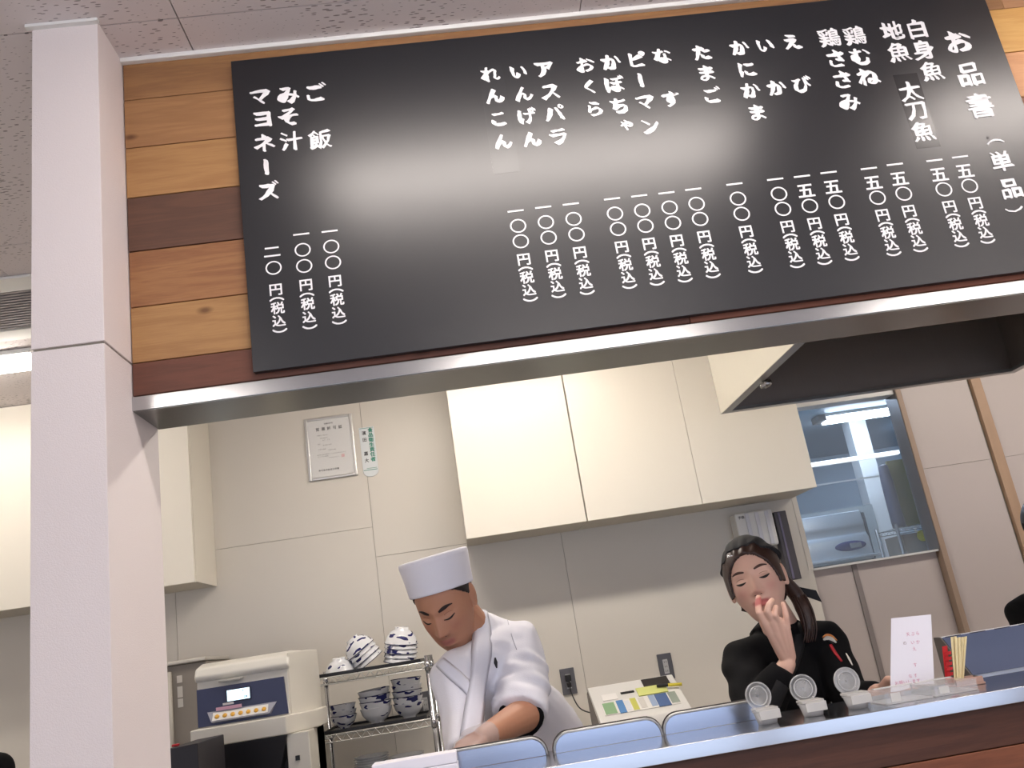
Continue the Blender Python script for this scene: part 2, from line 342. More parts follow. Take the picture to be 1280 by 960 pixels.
# ------------------------------------------------------------------ menu board
board = thing('menu_board', 'large black menu board with white brush lettering and prices, on the plank wall', 'menu board', (.53, YH, 2.06))
BM = mat('black_board_laminate', '15171d', .31, spec=.8, bump=.05, bscale=700)
YF = YH-.016
MB().box(-.378, 1.447, YF, YH-.0005, 2.057, 2.815).build('panel', BM, board, bevel=.001)
INK = mat('white_vinyl_lettering', 'f2f2f4', .5)
STK = mat('dark_sticker', '2a2a2c', .22, spec=.5)
b = MB()
def patch(pts, name, m):
    q = [at(x, y, YF-.0004) for x, y in pts]; MB().add([tuple(p) for p in q]+[(p[0], p[1]+.0003, p[2]) for p in q], [(0, 1, 2, 3), (7, 6, 5, 4)]+[(i, (i+1) % 4, (i+1) % 4+4, i+4) for i in range(4)]).build(name, m, board)
patch([(1116, 94), (1146, 91), (1176, 183), (1146, 186)], 'sticker', STK)
patch([(598, 84), (627, 81), (650, 214), (617, 218)], 'sticker', mat('board_colour_sticker', '1b1d22', .30, spec=.8))
patch([(1233, 171), (1236, 170), (1237, 173), (1234, 174)], 'screw', DGREY)
def scale_at(x, y):
    return float(np.linalg.norm(at(x+4, y-.5, YF)-at(x-4, y+.5, YF)))/8
names = [
 ('マヨネーズ', [(325,122),(328,149.5),(330,179),(333,209),(336,238)], 27), ('みそ汁', [(360.5,119),(361,146),(364.5,176)], 28), ('ご飯', [(395.5,115),(400,174)], 28),
 ('れんこん', [(613,92.5),(618.4,120),(623.5,149),(629,176.5)], 23), ('いんげん', [(648.4,90),(654.6,117),(659,145),(665,174)], 23), ('アスパラ', [(681,87),(688,115),(693,141),(698.5,171)], 25),
 ('おくら', [(731.5,81),(736.6,108.5),(743.5,136)], 23), ('かぼちゃ', [(764,77.5),(768.4,105),(774,132),(783,156.6)], 24), ('ピーマン', [(796.6,74),(801,100.4),(806.5,128.5),(813.5,158)], 24),
 ('なす', [(827.7,69.7),(838.7,124)], 23), ('たまご', [(877,65.7),(883,91.5),(891,118.4)], 23), ('かにかま', [(924.7,59.4),(933.6,87),(938.7,112.6),(946.5,140.7)], 23),
 ('いか', [(956.5,57),(971,109.5)], 23), ('えび', [(990,52.3),(1002.7,105.5)], 23), ('鶏ささみ', [(1036.7,47),(1045,73.4),(1053,99.7),(1062,127.3)], 26),
 ('鶏むね', [(1068.3,44.6),(1076,70.4),(1084.8,96)], 26), ('地魚太刀魚', [(1115,38.3),(1123.6,65),(1138,114),(1145.5,139),(1154,164)], 27), ('白身魚', [(1146,36),(1154,62.3),(1165,88.6)], 27),
 ('お品書（単品）', [(1198,52),(1212.6,93),(1225.3,132),(1244,176.7),(1251.8,201.6),(1263.7,235.7),(1268,262)], 33)]
SMALL = {'ゃ': .78, 'ー': .95, 'い': .95, 'く': .9, '（': .8, '）': .8}
for n, (t, pts, size) in enumerate(names):
    for k, (ch, p) in enumerate(zip(t, pts)):
        b = MB()
        if size == 33 and k >= 3: sz = 27
        else: sz = size
        v, f = glyph(ch, 0, 1 if ch in 'ー（）' else 0)
        kana = ord(ch) < 0x3400
        nib = .055 if kana else .033
        if ch in '（）': nib = .02
        V, F = brush(v, f, n*9+k, nib)
        s_ = sz*scale_at(*p)*1.04*SMALL.get(ch, 1)
        put(b, V, F, at(p[0], p[1], YF-.001), s_, s_*.98)
        b.build('brush_character', INK, board, norm=False)
prices = [('一〇〇', (376.5,292.7), (387.5,409.5)), ('一〇〇', (412,289), (424.5,403.5)), ('一〇〇', (644.5,263.7), (663.5,375)), ('一〇〇', (679,259), (699,370.5)), ('一〇〇', (713.5,255), (734.5,366.5)),
 ('一〇〇', (765,248.5), (787.5,359)), ('一〇〇', (799,244.7), (822,355)), ('一〇〇', (833,241), (857,351)), ('一〇〇', (866.5,236.5), (892,345.7)), ('一〇〇', (918,230), (945,339.3)),
 ('一〇〇', (969,224), (997.4,333)), ('一五〇', (1002.4,220.3), (1031.5,329)), ('一五〇', (1035.7,215.5), (1065.7,324)), ('一五〇', (1086,210.5), (1118,318)), ('一五〇', (1118.5,205.4), (1151.5,313)),
 ('一五〇', (1168,200.4), (1203,307)), ('一五〇', (1200,196), (1235.5,302.5)), ('二〇', (338.5,300), (350,414))]
def ring(mb, c, r, w, n=28):
    V = []; F = []
    for i in range(n):
        t = 2*math.pi*i/n; V += [(c[0]+(r-w)*math.cos(t), c[1], c[2]+(r-w)*.93*math.sin(t)), (c[0]+r*math.cos(t), c[1], c[2]+r*.93*math.sin(t))]
    for i in range(n): j = (i+1) % n; F.append((2*i, 2*i+1, 2*j+1, 2*j))
    mb.add(V, F)
for t, p0, p1 in prices:
    b = MB(); p0 = np.array(p0); p1 = np.array(p1); sc = scale_at(*((p0+p1)/2))
    offs = [0, .167, .34] if len(t) == 3 else [.13, .305]
    seq = list(zip(t, offs))+[('円', .545), ('（', .648), ('税', .745), ('込', .885), ('）', .995)]
    for ch, o in seq:
        c = at(*(p0+(p1-p0)*o), YF-.001)
        if ch == '〇': ring(b, c, 10.2*sc, 1.9*sc); continue
        if ch == '一': b.box(c[0]-10.2*sc, c[0]+10.2*sc, c[1]-.0001, c[1], c[2]-1.15*sc, c[2]+1.15*sc); continue
        if ch == '二':
            for dz, hw in ((5.5, 8.8), (-5.5, 10.3)): b.box(c[0]-hw*sc, c[0]+hw*sc, c[1]-.0001, c[1], c[2]+(dz-1.15)*sc, c[2]+(dz+1.15)*sc)
            continue
        v, f = bold(*glyph(ch, 0, 1 if ch in '（）' else 0), .022)
        s_ = {'円': 17.5, '五': 21.5, '税': 17, '込': 16.5, '（': 18, '）': 18}[ch]*sc
        put(b, v, f, c, s_*1.03, s_*.98)
    b.build('price', INK, board, norm=False)

# ------------------------------------------------------------------ range hood
hood = thing('range_hood', 'large stainless extraction hood hanging over the kitchen, open underneath', 'range hood', (1.64, 2.6, 2.156))
HX0, HX1, HY0, HY1, HZ = 1.043, 2.237, 2.05, 3.2, 2.156
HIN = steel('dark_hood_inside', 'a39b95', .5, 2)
for q in ((HX0, HX0+.003, HY0, HY1), (HX1-.003, HX1, HY0, HY1), (HX0, HX1, HY1-.003, HY1), (HX0, HX1, HY0, HY0+.003)):
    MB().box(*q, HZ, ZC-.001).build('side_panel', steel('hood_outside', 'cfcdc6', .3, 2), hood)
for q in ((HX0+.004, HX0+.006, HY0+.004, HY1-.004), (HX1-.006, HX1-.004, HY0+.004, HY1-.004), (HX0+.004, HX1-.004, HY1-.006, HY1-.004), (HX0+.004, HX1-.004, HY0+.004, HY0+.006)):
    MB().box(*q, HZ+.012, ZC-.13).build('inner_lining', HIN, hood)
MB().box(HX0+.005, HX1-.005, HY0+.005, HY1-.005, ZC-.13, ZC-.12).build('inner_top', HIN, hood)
for i in range(3):
    MB().box(HX0+.2+i*.27, HX0+.45+i*.27, HY0+.25, HY0+.8, ZC-.16, ZC-.131).build('grease_filter', HIN, hood, bevel=.003)
rw = .034
for q in ((HX0+.003, HX0+rw, HY0+.003, HY1-.003), (HX1-rw, HX1-.003, HY0+.003, HY1-.003), (HX0+rw, HX1-rw, HY1-rw, HY1-.003), (HX0+rw, HX1-rw, HY0+.003, HY0+rw)):
    MB().box(*q, HZ, HZ+.012).build('rim_gutter', STEEL_SOFT, hood)
MB().lathe([(.0, .026), (.012, .026), (.014, .02), (.014, .0), (.009, 0), (.009, -.012), (0, -.012)], (HX0+.03, 2.78, HZ-.014), 16, Matrix.Rotation(math.radians(70), 3, 'Y')).build('drain_plug', STEEL, hood, smooth=True)

# ------------------------------------------------------------------ wall cabinets
def wall_cabinet(x0, x1, doors, label, z0=1.93, zt=ZC-.001):
    t = thing('wall_cabinet', label, 'cabinet', ((x0+x1)/2, 4.22, z0), 'cream wall cabinets')
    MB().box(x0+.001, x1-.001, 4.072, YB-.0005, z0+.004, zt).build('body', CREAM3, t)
    MB().box(x0, x0+.0012, 4.072, YB-.001, z0+.003, zt).build('side', CREAM2, t)
    MB().box(x1-.0012, x1, 4.072, YB-.001, z0+.003, zt).build('side', CREAM2, t)
    for a, c in zip(doors[:-1], doors[1:]):
        MB().box(a+.0012, c-.0012, 4.05, 4.0705, z0, zt-.002).build('door', CREAM2, t, bevel=.0012)
wall_cabinet(.022, .586, [.022, .586], 'single-door cream wall cabinet above the white-jacketed cook')
wall_cabinet(.590, 1.70, [.590, 1.139, 1.70], 'wide two-door cream wall cabinet between the single cabinet and the window')
wall_cabinet(-2.40, -1.203, [-2.40, -1.78, -1.203], 'cream wall cabinet behind and left of the white pillar', 1.92)

# ------------------------------------------------------------------ things on the back wall
cert = thing('framed_certificate', 'printed business licence in a silver frame, high on the cream wall', 'certificate', (-.597, YB, 2.37))
ALUF = steel('silver_frame', 'd6d6d4', .3, 2)
x0, x1, z0, z1 = -.72, -.474, 2.37, 2.695; yf = YB-.016
for q in ((x0, x0+.016, z0, z1), (x1-.016, x1, z0, z1), (x0+.016, x1-.016, z0, z0+.014), (x0+.016, x1-.016, z1-.014, z1)):
    MB().box(q[0], q[1], yf, YB-.001, q[2], q[3]).build('frame_bar', ALUF, cert, bevel=.003)
MB().box(x0+.015, x1-.015, yf+.008, YB-.002, z0+.013, z1-.013).build('paper', mat('certificate_paper', 'e3e2e0', .5), cert)
tx = MB(); xc = (x0+x1)/2
for k, ch in enumerate('営業許可証'):
    v, f = bold(*glyph(ch), .03); put(tx, v, f, (xc-.058+k*.029, yf+.0072, z1-.062), .019, .019)
for k, ch in enumerate('保健所許可'):
    v, f = bold(*glyph(ch), .02); put(tx, v, f, (xc-.018+k*.009, yf+.0072, z1-.036), .009, .009)
rows = [(-.095, -.06, '営業所の所在地'), (-.110, -.045, '東京都区町'), (-.121, -.035, '番号一丁目'), (-.140, -.06, '名称'), (-.148, -.035, '屋号及び商号'), (-.168, -.06, '営業の種類'), (-.176, -.01, '飲食店営業'), (-.196, -.07, '食品衛生法の規定により営業を許可します'), (-.206, -.065, '許可の有効期間'), (-.216, -.01, '平成年月日から')]
for dz, dx, t in rows:
    for k, ch in enumerate(t):
        v, f = glyph(ch, .0); put(tx, v, f, (xc+dx+k*.0078, yf+.0072, z1+dz), .0066, .0066)
for k, ch in enumerate('許可条件飲食店保健'):
    v, f = bold(*glyph(ch), .03); put(tx, v, f, (xc-.065+k*.0115, yf+.0072, z0+.048), .0105, .0105)
tx.build('lettering', mat('print_black', '3a3a3c', .6), cert, norm=False)
MB().box(xc+.05, xc+.066, yf+.007, yf+.0075, z1-.222, z1-.206).build('red_seal', mat('seal_pink', 'dfa9a8', .6), cert)
MB().box(x0+.015, x1-.015, yf+.003, yf+.005, z0+.013, z1-.013).build('cover_glass', glass('cover_glass', 'ffffff', .03, .12, .8), cert)
plate = thing('name_plate', 'small white rounded plate with green vertical lettering beside the certificate', 'sign', (-.408, YB, 2.37))
px0, px1, pz0, pz1 = -.447, -.370, 2.352, 2.612
pl = [(px0, pz1), (px0, pz0+.03)]+[((px0+px1)/2-(px1-px0)/2*math.cos(t), pz0+.03-.03*math.sin(t)) for t in np.linspace(.2, math.pi-.2, 10)]+[(px1, pz0+.03), (px1, pz1)]
MB().prism(pl, 'y', YB-.006, YB-.0005).build('plate', mat('plate_white', 'dfe4e6', .4), plate, bevel=.001)
g = MB(); GRN = mat('print_green', '2f8a74', .5)
for k, ch in enumerate('食品衛生責任者'):
    v, f = bold(*glyph(ch), .035); put(g, v, f, (px1-.02, YB-.0065, pz1-.018-k*.0255), .026, .024)
g.box(px0+.004, px1-.004, YB-.0066, YB-.0062, pz1-.006, pz1-.004); g.box(px0+.004, px1-.004, YB-.0066, YB-.0062, pz0+.034, pz0+.037); g.box(px0+.02, px1-.006, YB-.0066, YB-.0062, pz0+.043, pz0+.045)
g.build('green_lettering', GRN, plate, norm=False)
g = MB()
for k, ch in zip((0, 1, 3, 4), '濱田嘉大'):
    v, f = bold(*glyph(ch), .02); put(g, v, f, (px0+.024, YB-.0065, pz1-.03-k*.036), .022, .022)
g.build('black_lettering', mat('print_black', '3a3a3c', .6), plate, norm=False)

PLATE_G = mat('outlet_plate_grey', '65656a', .4, metal=.3)
def outlet(x, z, label, plug):
    t = thing('wall_outlet', label, 'outlet', (x, YB, z-.06), 'wall outlets')
    MB().box(x-.035, x+.035, YB-.008, YB-.0005, z-.06, z+.06).build('cover_plate', PLATE_G, t, bevel=.003)
    MB().box(x-.012, x+.012, YB-.0095, YB-.008, z-.033, z+.033).build('socket_body', mat('socket_grey', 'b9b9ba', .4), t)
    s_ = MB()
    for dz in (-.021, 0, .021):
        for dx in (-.0045, .0045): s_.box(x+dx-.001, x+dx+.001, YB-.0098, YB-.0094, z+dz-.004, z+dz+.004)
    s_.build('slots', BLACK, t)
outlet(.4135, 1.232, 'grey wall outlet with a black plug in it, right of the cook in white', True)
outlet(.891, 1.227, 'empty grey wall outlet above the right end of the white console', False)
outlet(-.272, 1.232, 'grey wall outlet seen through the wire rack', False)
cord = thing('power_cord', 'black power cord hanging from the outlet beside the cook', 'cord', (.4135, YB-.01, 1.24))
MB().box(.4, .427, YB-.034, YB-.010, 1.232, 1.262).build('plug', BLACK, cord, bevel=.004)
MB().box(.403, .424, YB-.030, YB-.010, 1.205, 1.228).build('plug', BLACK, cord, bevel=.004)
P = [(.4135, YB-.03, 1.236), (.4135, YB-.034, 1.21), (.418, YB-.04, 1.17), (.432, 4.30, 1.12), (.455, 4.22, 1.10), (.49, 4.10, 1.095), (.53, 4.05, 1.096)]
def smooth_path(P, n=6):
    P = [np.array(p, float) for p in P]; out = []
    for i in range(len(P)-1):
        a = P[max(i-1, 0)]; b_ = P[i]; c = P[i+1]; d = P[min(i+2, len(P)-1)]
        for k in range(n):
            t = k/n; out.append(.5*((2*b_)+(c-a)*t+(2*a-5*b_+4*c-d)*t*t+(3*b_-a-3*c+d)*t**3))
    return out+[P[-1]]
MB().tube(smooth_path(P), .003, 8).build('cable', BLACK, cord, smooth=True)

# dispenser and dark screen at the end of the wall
disp = thing('paper_dispenser', 'white glove and paper dispenser on the wall above the woman', 'dispenser', (1.45, YB, 1.72))
MB().box(1.355, 1.548, YB-.10, YB-.001, 1.71, 1.888).build('box', WHITE, disp, bevel=.01)
for k in range(3): MB().box(1.405+k*.05, 1.425+k*.05, YB-.106, YB-.10, 1.715, 1.88).build('front_rib', mat('pale_acrylic', 'dcdde4', .15), disp, bevel=.002)
tt = MB()
for k, ch in enumerate('手袋'): v, f = glyph(ch, .02); put(tt, v, f, (1.378+k*.016, YB-.1008, 1.865), .016, .016)
tt.build('lettering', mat('print_black', '3a3a3c', .6), disp)
scr = thing('wall_screen', 'narrow dark grey screen mounted beside the dispenser, behind the woman', 'screen', (1.58, 4.3, 1.53))
MB().box(1.553, 1.616, 4.30, 4.36, 1.531, 1.868).build('case', mat('screen_case', '4b474c', .4), scr, bevel=.003)
MB().box(1.571, 1.581, 4.297, 4.30, 1.536, 1.863).build('groove', mat('groove_lilac', '6e6880', .3), scr)
MB().box(1.57, 1.60, 4.36, YB-.001, 1.64, 1.70).build('bracket', DGREY, scr)

# ------------------------------------------------------------------ dish room behind the window
t = tube_light(2.552, 3.053, 5.72, 'bright tube light on the ceiling of the dish room', TUBE_BACK, 'dcecff', w=.13, z=2.6)
MB().box(2.50, 2.56, 5.66, 5.78, 2.555, 2.598).build('end_cap', mat('end_cap_grey', '6a6a6a', .5), t, bevel=.004)
tube_light(1.55, 2.25, 5.05, 'dish room ceiling light hidden behind the wall cabinet', TUBE_BACK*1.3, 'c8e0ff', w=.13, z=2.6)
tube_light(3.5, 4.5, 6.4, 'dish room ceiling light hidden behind the wall', TUBE_BACK, 'c8e0ff', w=.13, z=2.6)
tag(MB().box(2.862, 2.988, 6.0, 6.12, 0, 2.599).build('column', mat('white_square_column', 'dfe4e8', .5), bevel=.002), kind='structure', label='white square column inside the dish room')
tag(MB().box(2.15, 2.8615, 5.98, 6.0, 0, 1.985).build('low_wall_panel', mat('blue_grey_panel', '9fa9ae', .4)), kind='structure')
refl = thing('reflection_strip', 'thin glowing strip standing in for a light reflected in the window glass', 'lamp', (2.7, 5.7, 2.27))  # added glowing strip: a lamp's reflection on the pane, built as an object
MB().box(2.2, 3.012, 5.70, 5.72, 2.268, 2.290).build('strip', mat('reflection_glow', 'ffffff', .5, emit='e8f2ff', estr=2.2), refl)
MB().box(2.2, 3.012, 5.72, 5.735, 2.262, 2.294).build('housing', WHITE, refl)  # housing and hangers are added only to carry the reflection strip
for x in (2.22, 2.40): MB().tube([(x, 5.728, 2.29), (x, 5.728, 2.599)], .003, 6).build('hanger', WHITE, refl)
part = thing('glass_partition', 'thin pale frame of a glass partition beyond the window', 'partition', (2.7, 5.72, 1.2))
MB().box(2.1, 3.004, 5.74, 5.752, 2.137, 2.147).build('top_rail', ALU, part)
MB().box(2.990, 3.004, 5.74, 5.752, 1.2, 2.137).build('side_rail', mat('warm_rail', 'd8d2c0', .4), part)
dish = thing('dish_washer', 'pale blue-grey commercial dish machine with a dark oval badge, behind the window', 'dishwasher', (2.2, 5.4, 0))
DM = mat('pale_machine_panel', 'c4cdd4', .3, metal=.35)
MB().box(1.75, 2.425, 5.23, 5.75, .05, 1.60).build('body', DM, dish, bevel=.01)
MB().prism([(5.215, 1.82), (5.235, 1.895), (5.75, 1.895), (5.75, 1.60), (5.20, 1.60), (5.195, 1.655), (5.20, 1.73), (5.222, 1.76), (5.222, 1.80)], 'x', 1.75, 2.42).build('lid', DM, dish, bevel=.006)
MB().box(1.75, 2.45, 5.17, 5.23, 1.612, 1.628).build('ledge', DM, dish, bevel=.003)
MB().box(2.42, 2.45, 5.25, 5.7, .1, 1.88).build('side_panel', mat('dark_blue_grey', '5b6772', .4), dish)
o = MB().ellipsoid((2.292, 5.198, 1.690), ((.098, 0, .0), (0, .008, 0), (0, 0, .030)), 32, 12).build('badge', mat('navy_badge', '2b3470', .3), dish, smooth=True)
MB().box(2.285, 2.355, 5.184, 5.192, 1.676, 1.704).build('display', mat('badge_display', '7a8492', .2), o, bevel=.002)
rk = thing('dish_room_rack', 'chrome wire rack at the right edge of the window view', 'rack', (2.8, 5.5, 0))
for x in (2.70, 3.10):
    for y in (5.40, 5.68): MB().tube([(x, y, .02), (x, y, 1.79)], .010, 10).build('post', STEEL, rk, smooth=True)
for z in (1.25, 1.765):
    w = MB()
    for y in (5.40, 5.68):
        w.tube([(2.70, y, z), (3.10, y, z)], .003, 6); w.tube([(2.70, y, z-.025), (3.10, y, z-.025)], .003, 6)
        w.tube([(2.70+i*.02, y, z-(.025 if i % 2 else 0)) for i in range(21)], .002, 5)
    for i in range(12): w.tube([(2.71+i*.035, 5.4, z), (2.71+i*.035, 5.68, z)], .0016, 5)
    w.build('shelf', STEEL, rk)
bx = thing('cardboard_box', 'brown cardboard box with a yellow and black sticker on the rack', 'box', (2.85, 5.5, 1.253))
MB().box(2.73, 3.08, 5.415, 5.66, 1.256, 1.72).build('carton', mat('dull_cardboard', '7d7468', .8), bx, bevel=.002)
MB().lathe([(0, 0), (.034, 0), (.034, .002), (0, .002)], (2.855, 5.4145, 1.695), 20, Matrix.Rotation(math.radians(90), 3, 'X')).build('yellow_sticker', mat('sticker_yellow', 'c9c33a', .5), bx)
yb = thing('olive_board', 'tall olive board leaning on the dark roll on the rack', 'board', (2.86, 5.5, 1.768))
MB().box(2.80, 2.94, 5.50, 5.515, 1.769, 2.20).build('sheet', mat('olive_sheet', '86835a', .6), yb, bevel=.002)
rl = thing('dark_roll', 'dark blue plastic roll standing beside the olive board', 'roll', (2.76, 5.5, 1.768))
MB().lathe([(0, 0), (.04, 0), (.042, .03), (.038, .30), (.03, .40), (0, .41)], (2.755, 5.47, 1.769), 16).build('roll', mat('dark_blue_plastic', '3c4660', .4), rl, smooth=True)

# ------------------------------------------------------------------ ceiling vent left of the pillar
cv = thing('ceiling_vent', 'long grey slatted air vent in the ceiling left of the pillar', 'vent', (-1.9, 3.0, ZC))
for q in ((-2.9, -1.3, 2.74, 2.84), (-2.9, -1.3, 3.16, 3.26)):
    MB().box(*q, ZC-.012, ZC-.0005).build('frame', WHITE, cv, bevel=.004)
MB().box(-2.9, -1.3, 2.84, 3.16, ZC-.003, ZC-.0005).build('backing', DGREY, cv)
for k in range(15): MB().box(-2.9, -1.3, 2.846+k*.021, 2.858+k*.021, ZC-.010, ZC-.0032).build('slat', mat('vent_slat', '8a8588', .5), cv)


# ------------------------------------------------------------------ service counter
ctr = thing('service_counter', 'service counter with a shiny stainless ledge over wooden planks', 'counter', (1.2, 1.85, 0))
MB().box(XP, 3.4, 1.79, 1.975, 0, 1.19).build('body', PINKW, ctr)
cz = [1.191, 1.118, .995, .87, .745, .62, .495, .37, .245, .12, .002]
ct_ = [('5d3a2b', '462a20'), ('8a5339', '6c3f2b'), ('7c4a32', '5d3625'), ('8d5a3c', '6a422d')]
for k in range(10):
    t = ct_[k % 4] if k else ct_[0]
    MB().box(XP, 3.4, 1.764, 1.7895, cz[k+1]+.0008, cz[k]-.0008).build('plank', wood('counter_cedar_%d' % (k % 4), t[0], t[1], 40+k % 4), ctr, bevel=.0016)
ledge = MB().box(XP+.001, 3.4, 1.75, 1.985, 1.192, 1.22).build('ledge', steel('ledge_stainless', 'b9bbc1', .15), ctr, bevel=.0015)
prep = thing('prep_table', 'stainless prep table behind the service ledge', 'table', (1.2, 2.07, 0))
MB().box(XP, 3.4, 1.99, 2.10, .99, 1.02).build('top', STEEL_SOFT, prep, bevel=.002)
MB().box(XP+.02, 3.38, 2.0, 2.09, .1, .99).build('body', STEEL_SOFT, prep)
for x in (XP+.05, .9, 1.9, 3.3): MB().tube([(x, 2.045, 0), (x, 2.045, .1)], .02, 10).build('leg', STEEL_SOFT, prep)

# upright guards with round upper corners
def guard(xc, wd, label, h=.037, y=1.925):
    t = thing('guard_plate', label, 'splash guard', (xc, y, 1.2205), 'splash guards along the ledge')
    r = .033; x0 = xc-wd/2; x1 = xc+wd/2; z0 = 1.2205; z1 = z0+h
    out = [(x0, z0)]+[(x0+r-r*math.cos(a), z1-r+r*math.sin(a)) for a in np.linspace(0, math.pi/2, 9)]+[(x1-r+r*math.sin(a), z1-r+r*math.cos(a)) for a in np.linspace(0, math.pi/2, 9)]+[(x1, z0)]
    MB().prism(out, 'y', y, y+.002).build('plate', steel('guard_steel', 'a3aabb', .2), t)
    MB().tube([(p[0], y, p[1]) for p in out], .0028, 8).build('rolled_rim', STEEL_SOFT, t, smooth=True)
    MB().tube([(xc+(p[0]-xc)*1.022, y+.006, z0+(p[1]-z0)*1.09) for p in out], .0016, 6).build('rear_rim', mat('rim_rubber', '3a3331', .5), t, smooth=True)
    return t
guard(.003, .222, 'grey stainless splash guard nearest the cook in white')
guard(.243, .226, 'middle stainless splash guard, in front of the white console')
guard(.474, .226, 'right-hand stainless splash guard beside the first clear cup')

# clear cups with open lids
CLR = mat('clear_plastic', 'eef0f2', .06, alpha=.13, spec=.8)
CLR2 = mat('milky_plastic', 'dcdcdc', .25, alpha=.55, spec=.6)
TAPE = mat('translucent_tape', 'e4e2dd', .4, alpha=.5)
def cup(x, y, label, tilt):
    t = thing('clear_cup', label, 'cup', (x, y, 1.2205), 'small clear lidded cups')
    MB().lathe([(0, 0), (.019, 0), (.0245, .022), (.0265, .023), (.0265, .0245), (.0235, .0235), (.018, .002), (0, .002)], (x, y, 1.2205), 24).build('cup', CLR2, t, smooth=True)
    MB().lathe([(0, .003), (.018, .003), (.0215, .014), (.014, .017), (0, .018)], (x, y, 1.2205), 20).build('contents', mat('white_paste', 'e9e6e0', .6), t, smooth=True)
    M = Matrix.Rotation(math.radians(tilt), 3, 'Z') @ Matrix.Rotation(math.radians(84), 3, 'X')
    c = (x, y+.026, 1.2205+.0245+.026)
    l = MB().lathe([(0, .001), (.018, .001), (.019, -.002), (.023, -.002), (.0245, .002), (.0268, .002), (.0268, .0035), (.0235, .0035), (.022, -.0005), (.0195, -.0005), (.0185, .0025), (0, .0025)], c, 28, M).build('lid', CLR, t, smooth=True)
    for r in (.0262, .0185): MB().lathe([(r-.0011, -.001), (r+.0009, -.001), (r+.0009, .0035), (r-.0011, .0035), (r-.0011, -.001)], c, 28, M).build('lid_ring', CLR2, l, smooth=True)
    MB().box(x-.022, x+.024, y-.012, y+.022, 1.2455, 1.2500).build('tape', TAPE, t, bevel=.001)
    MB().box(x-.020, x+.022, y-.026, y-.022, 1.230, 1.247).build('tape', TAPE, t, bevel=.001)
cup(.553, 1.838, 'clear cup with an open round lid, nearest the splash guards', 6)
cup(.648, 1.838, 'clear cup with an open round lid, middle of the three', -4)
cup(.741, 1.838, 'clear cup with an open round lid, nearest the handwritten sheet', 3)
# taped clear cases under the sheet
def clear_case(x0, x1, y0, y1, z0, z1, label):
    t = thing('clear_case', label, 'plastic case', ((x0+x1)/2, (y0+y1)/2, z0), 'taped clear plastic cases')
    MB().box(x0, x1, y0, y1, z0, z0+.002).build('base', CLR2, t)
    for q in ((x0, x1, y0, y0+.0015), (x0, x1, y1-.0015, y1), (x0, x0+.0015, y0, y1), (x1-.0015, x1, y0, y1)): MB().box(*q, z0+.002, z1).build('side', CLR, t)
    MB().box(x0-.002, x1+.002, y0-.002, y1+.002, z1, z1+.002).build('lid', CLR, t, bevel=.0008)
    MB().box(x0+.01, x0+.03, y0-.0022, y0-.0008, z0+.004, z1-.002).build('tape', TAPE, t)
    MB().box(x0+.006, x1-.006, y1-.02, y1-.008, z1+.002, z1+.004).build('tape', TAPE, t)
clear_case(.785, .880, 1.80, 1.88, 1.2205, 1.243, 'clear plastic case taped to the ledge under the handwritten sheet')
clear_case(.885, .975, 1.80, 1.90, 1.2205, 1.240, 'second taped clear case, between the sheet and the chopsticks')
# handwritten sheet
sheet = thing('handwritten_sheet', 'white paper sheet with pinkish red handwriting standing on the ledge', 'paper', (.915, 1.92, 1.235))
a, b_, c, d = at(1114, 773, 1.92), at(1164, 768, 1.92), at(1168, 856, 1.925), at(1113, 863, 1.925)
m_ = MB(); N = 8; V = []; F = []
for off in (0, .0004):
    for i in range(N+1):
        for j in range(N+1):
            u, v = i/N, j/N; p = (a*(1-u)+b_*u)*(1-v)+(d*(1-u)+c*u)*v; V.append((p[0], p[1]+off+.004*math.sin(u*3)*(1-v), p[2]+(-.004*math.sin(u*5+1) if j == N else 0)))
K = (N+1)**2
for i in range(N):
    for j in range(N):
        q = (i*(N+1)+j, (i+1)*(N+1)+j, (i+1)*(N+1)+j+1, i*(N+1)+j+1); F += [q, tuple(x+K for x in q[::-1])]
m_.add(V, F).build('paper', mat('white_paper', 'eeecf4', .6), sheet)
def ptxt(b, t, px, py, s, step, Y=1.9185):
    for k, ch in enumerate(t):
        v, f = glyph(ch, 0); c = at(px+k*step, py-k*step*.12, Y); put(b, v, f, c, s, s)
b = MB()
ptxt(b, '天ぷら', 1135, 793, .0085, 6); ptxt(b, 'いか', 1141, 803, .009, 6.5); ptxt(b, 'え', 1143, 811, .009, 6)
ptxt(b, 'す', 1144, 831, .009, 6); ptxt(b, 'なす', 1138, 845, .0085, 6.5); ptxt(b, 'お願いします', 1121, 854, .009, 5.4)
b.build('handwriting', mat('pink_ink', 'c77a98', .6), sheet, norm=False)
b = MB(); ptxt(b, 'の', 1131, 804, .008, 6); b.build('handwriting', mat('dark_red_ink', '6e2f3e', .6), sheet, norm=False)
# grey card with red tags
card = thing('red_tag_strip', 'red strip of notched tags standing left of the chopsticks', 'tag', (.99, 1.942, 1.2205))
def quad(m, pts, Y, t=.002):
    q = [at(x, y, Y) for x, y in pts]; n = len(q); return m.add([tuple(p) for p in q]+[(p[0], p[1]+t, p[2]) for p in q], [tuple(range(n)), tuple(range(n, 2*n))[::-1]]+[(i, (i+1) % n, (i+1) % n+n, i+n) for i in range(n)])
quad(MB(), [(1178, 808), (1184, 807), (1191, 866), (1184, 867)], 1.942).build('red_strip', mat('tag_red', 'c4202a', .5), card)
for k in range(7):
    y = 815+k*6.5; quad(MB(), [(1181+k*.8, y), (1189+k*.6, y-1), (1189+k*.6, y+3), (1181+k*.8, y+4)], 1.939).build('red_tag', mat('tag_red', 'c4202a', .5), card)
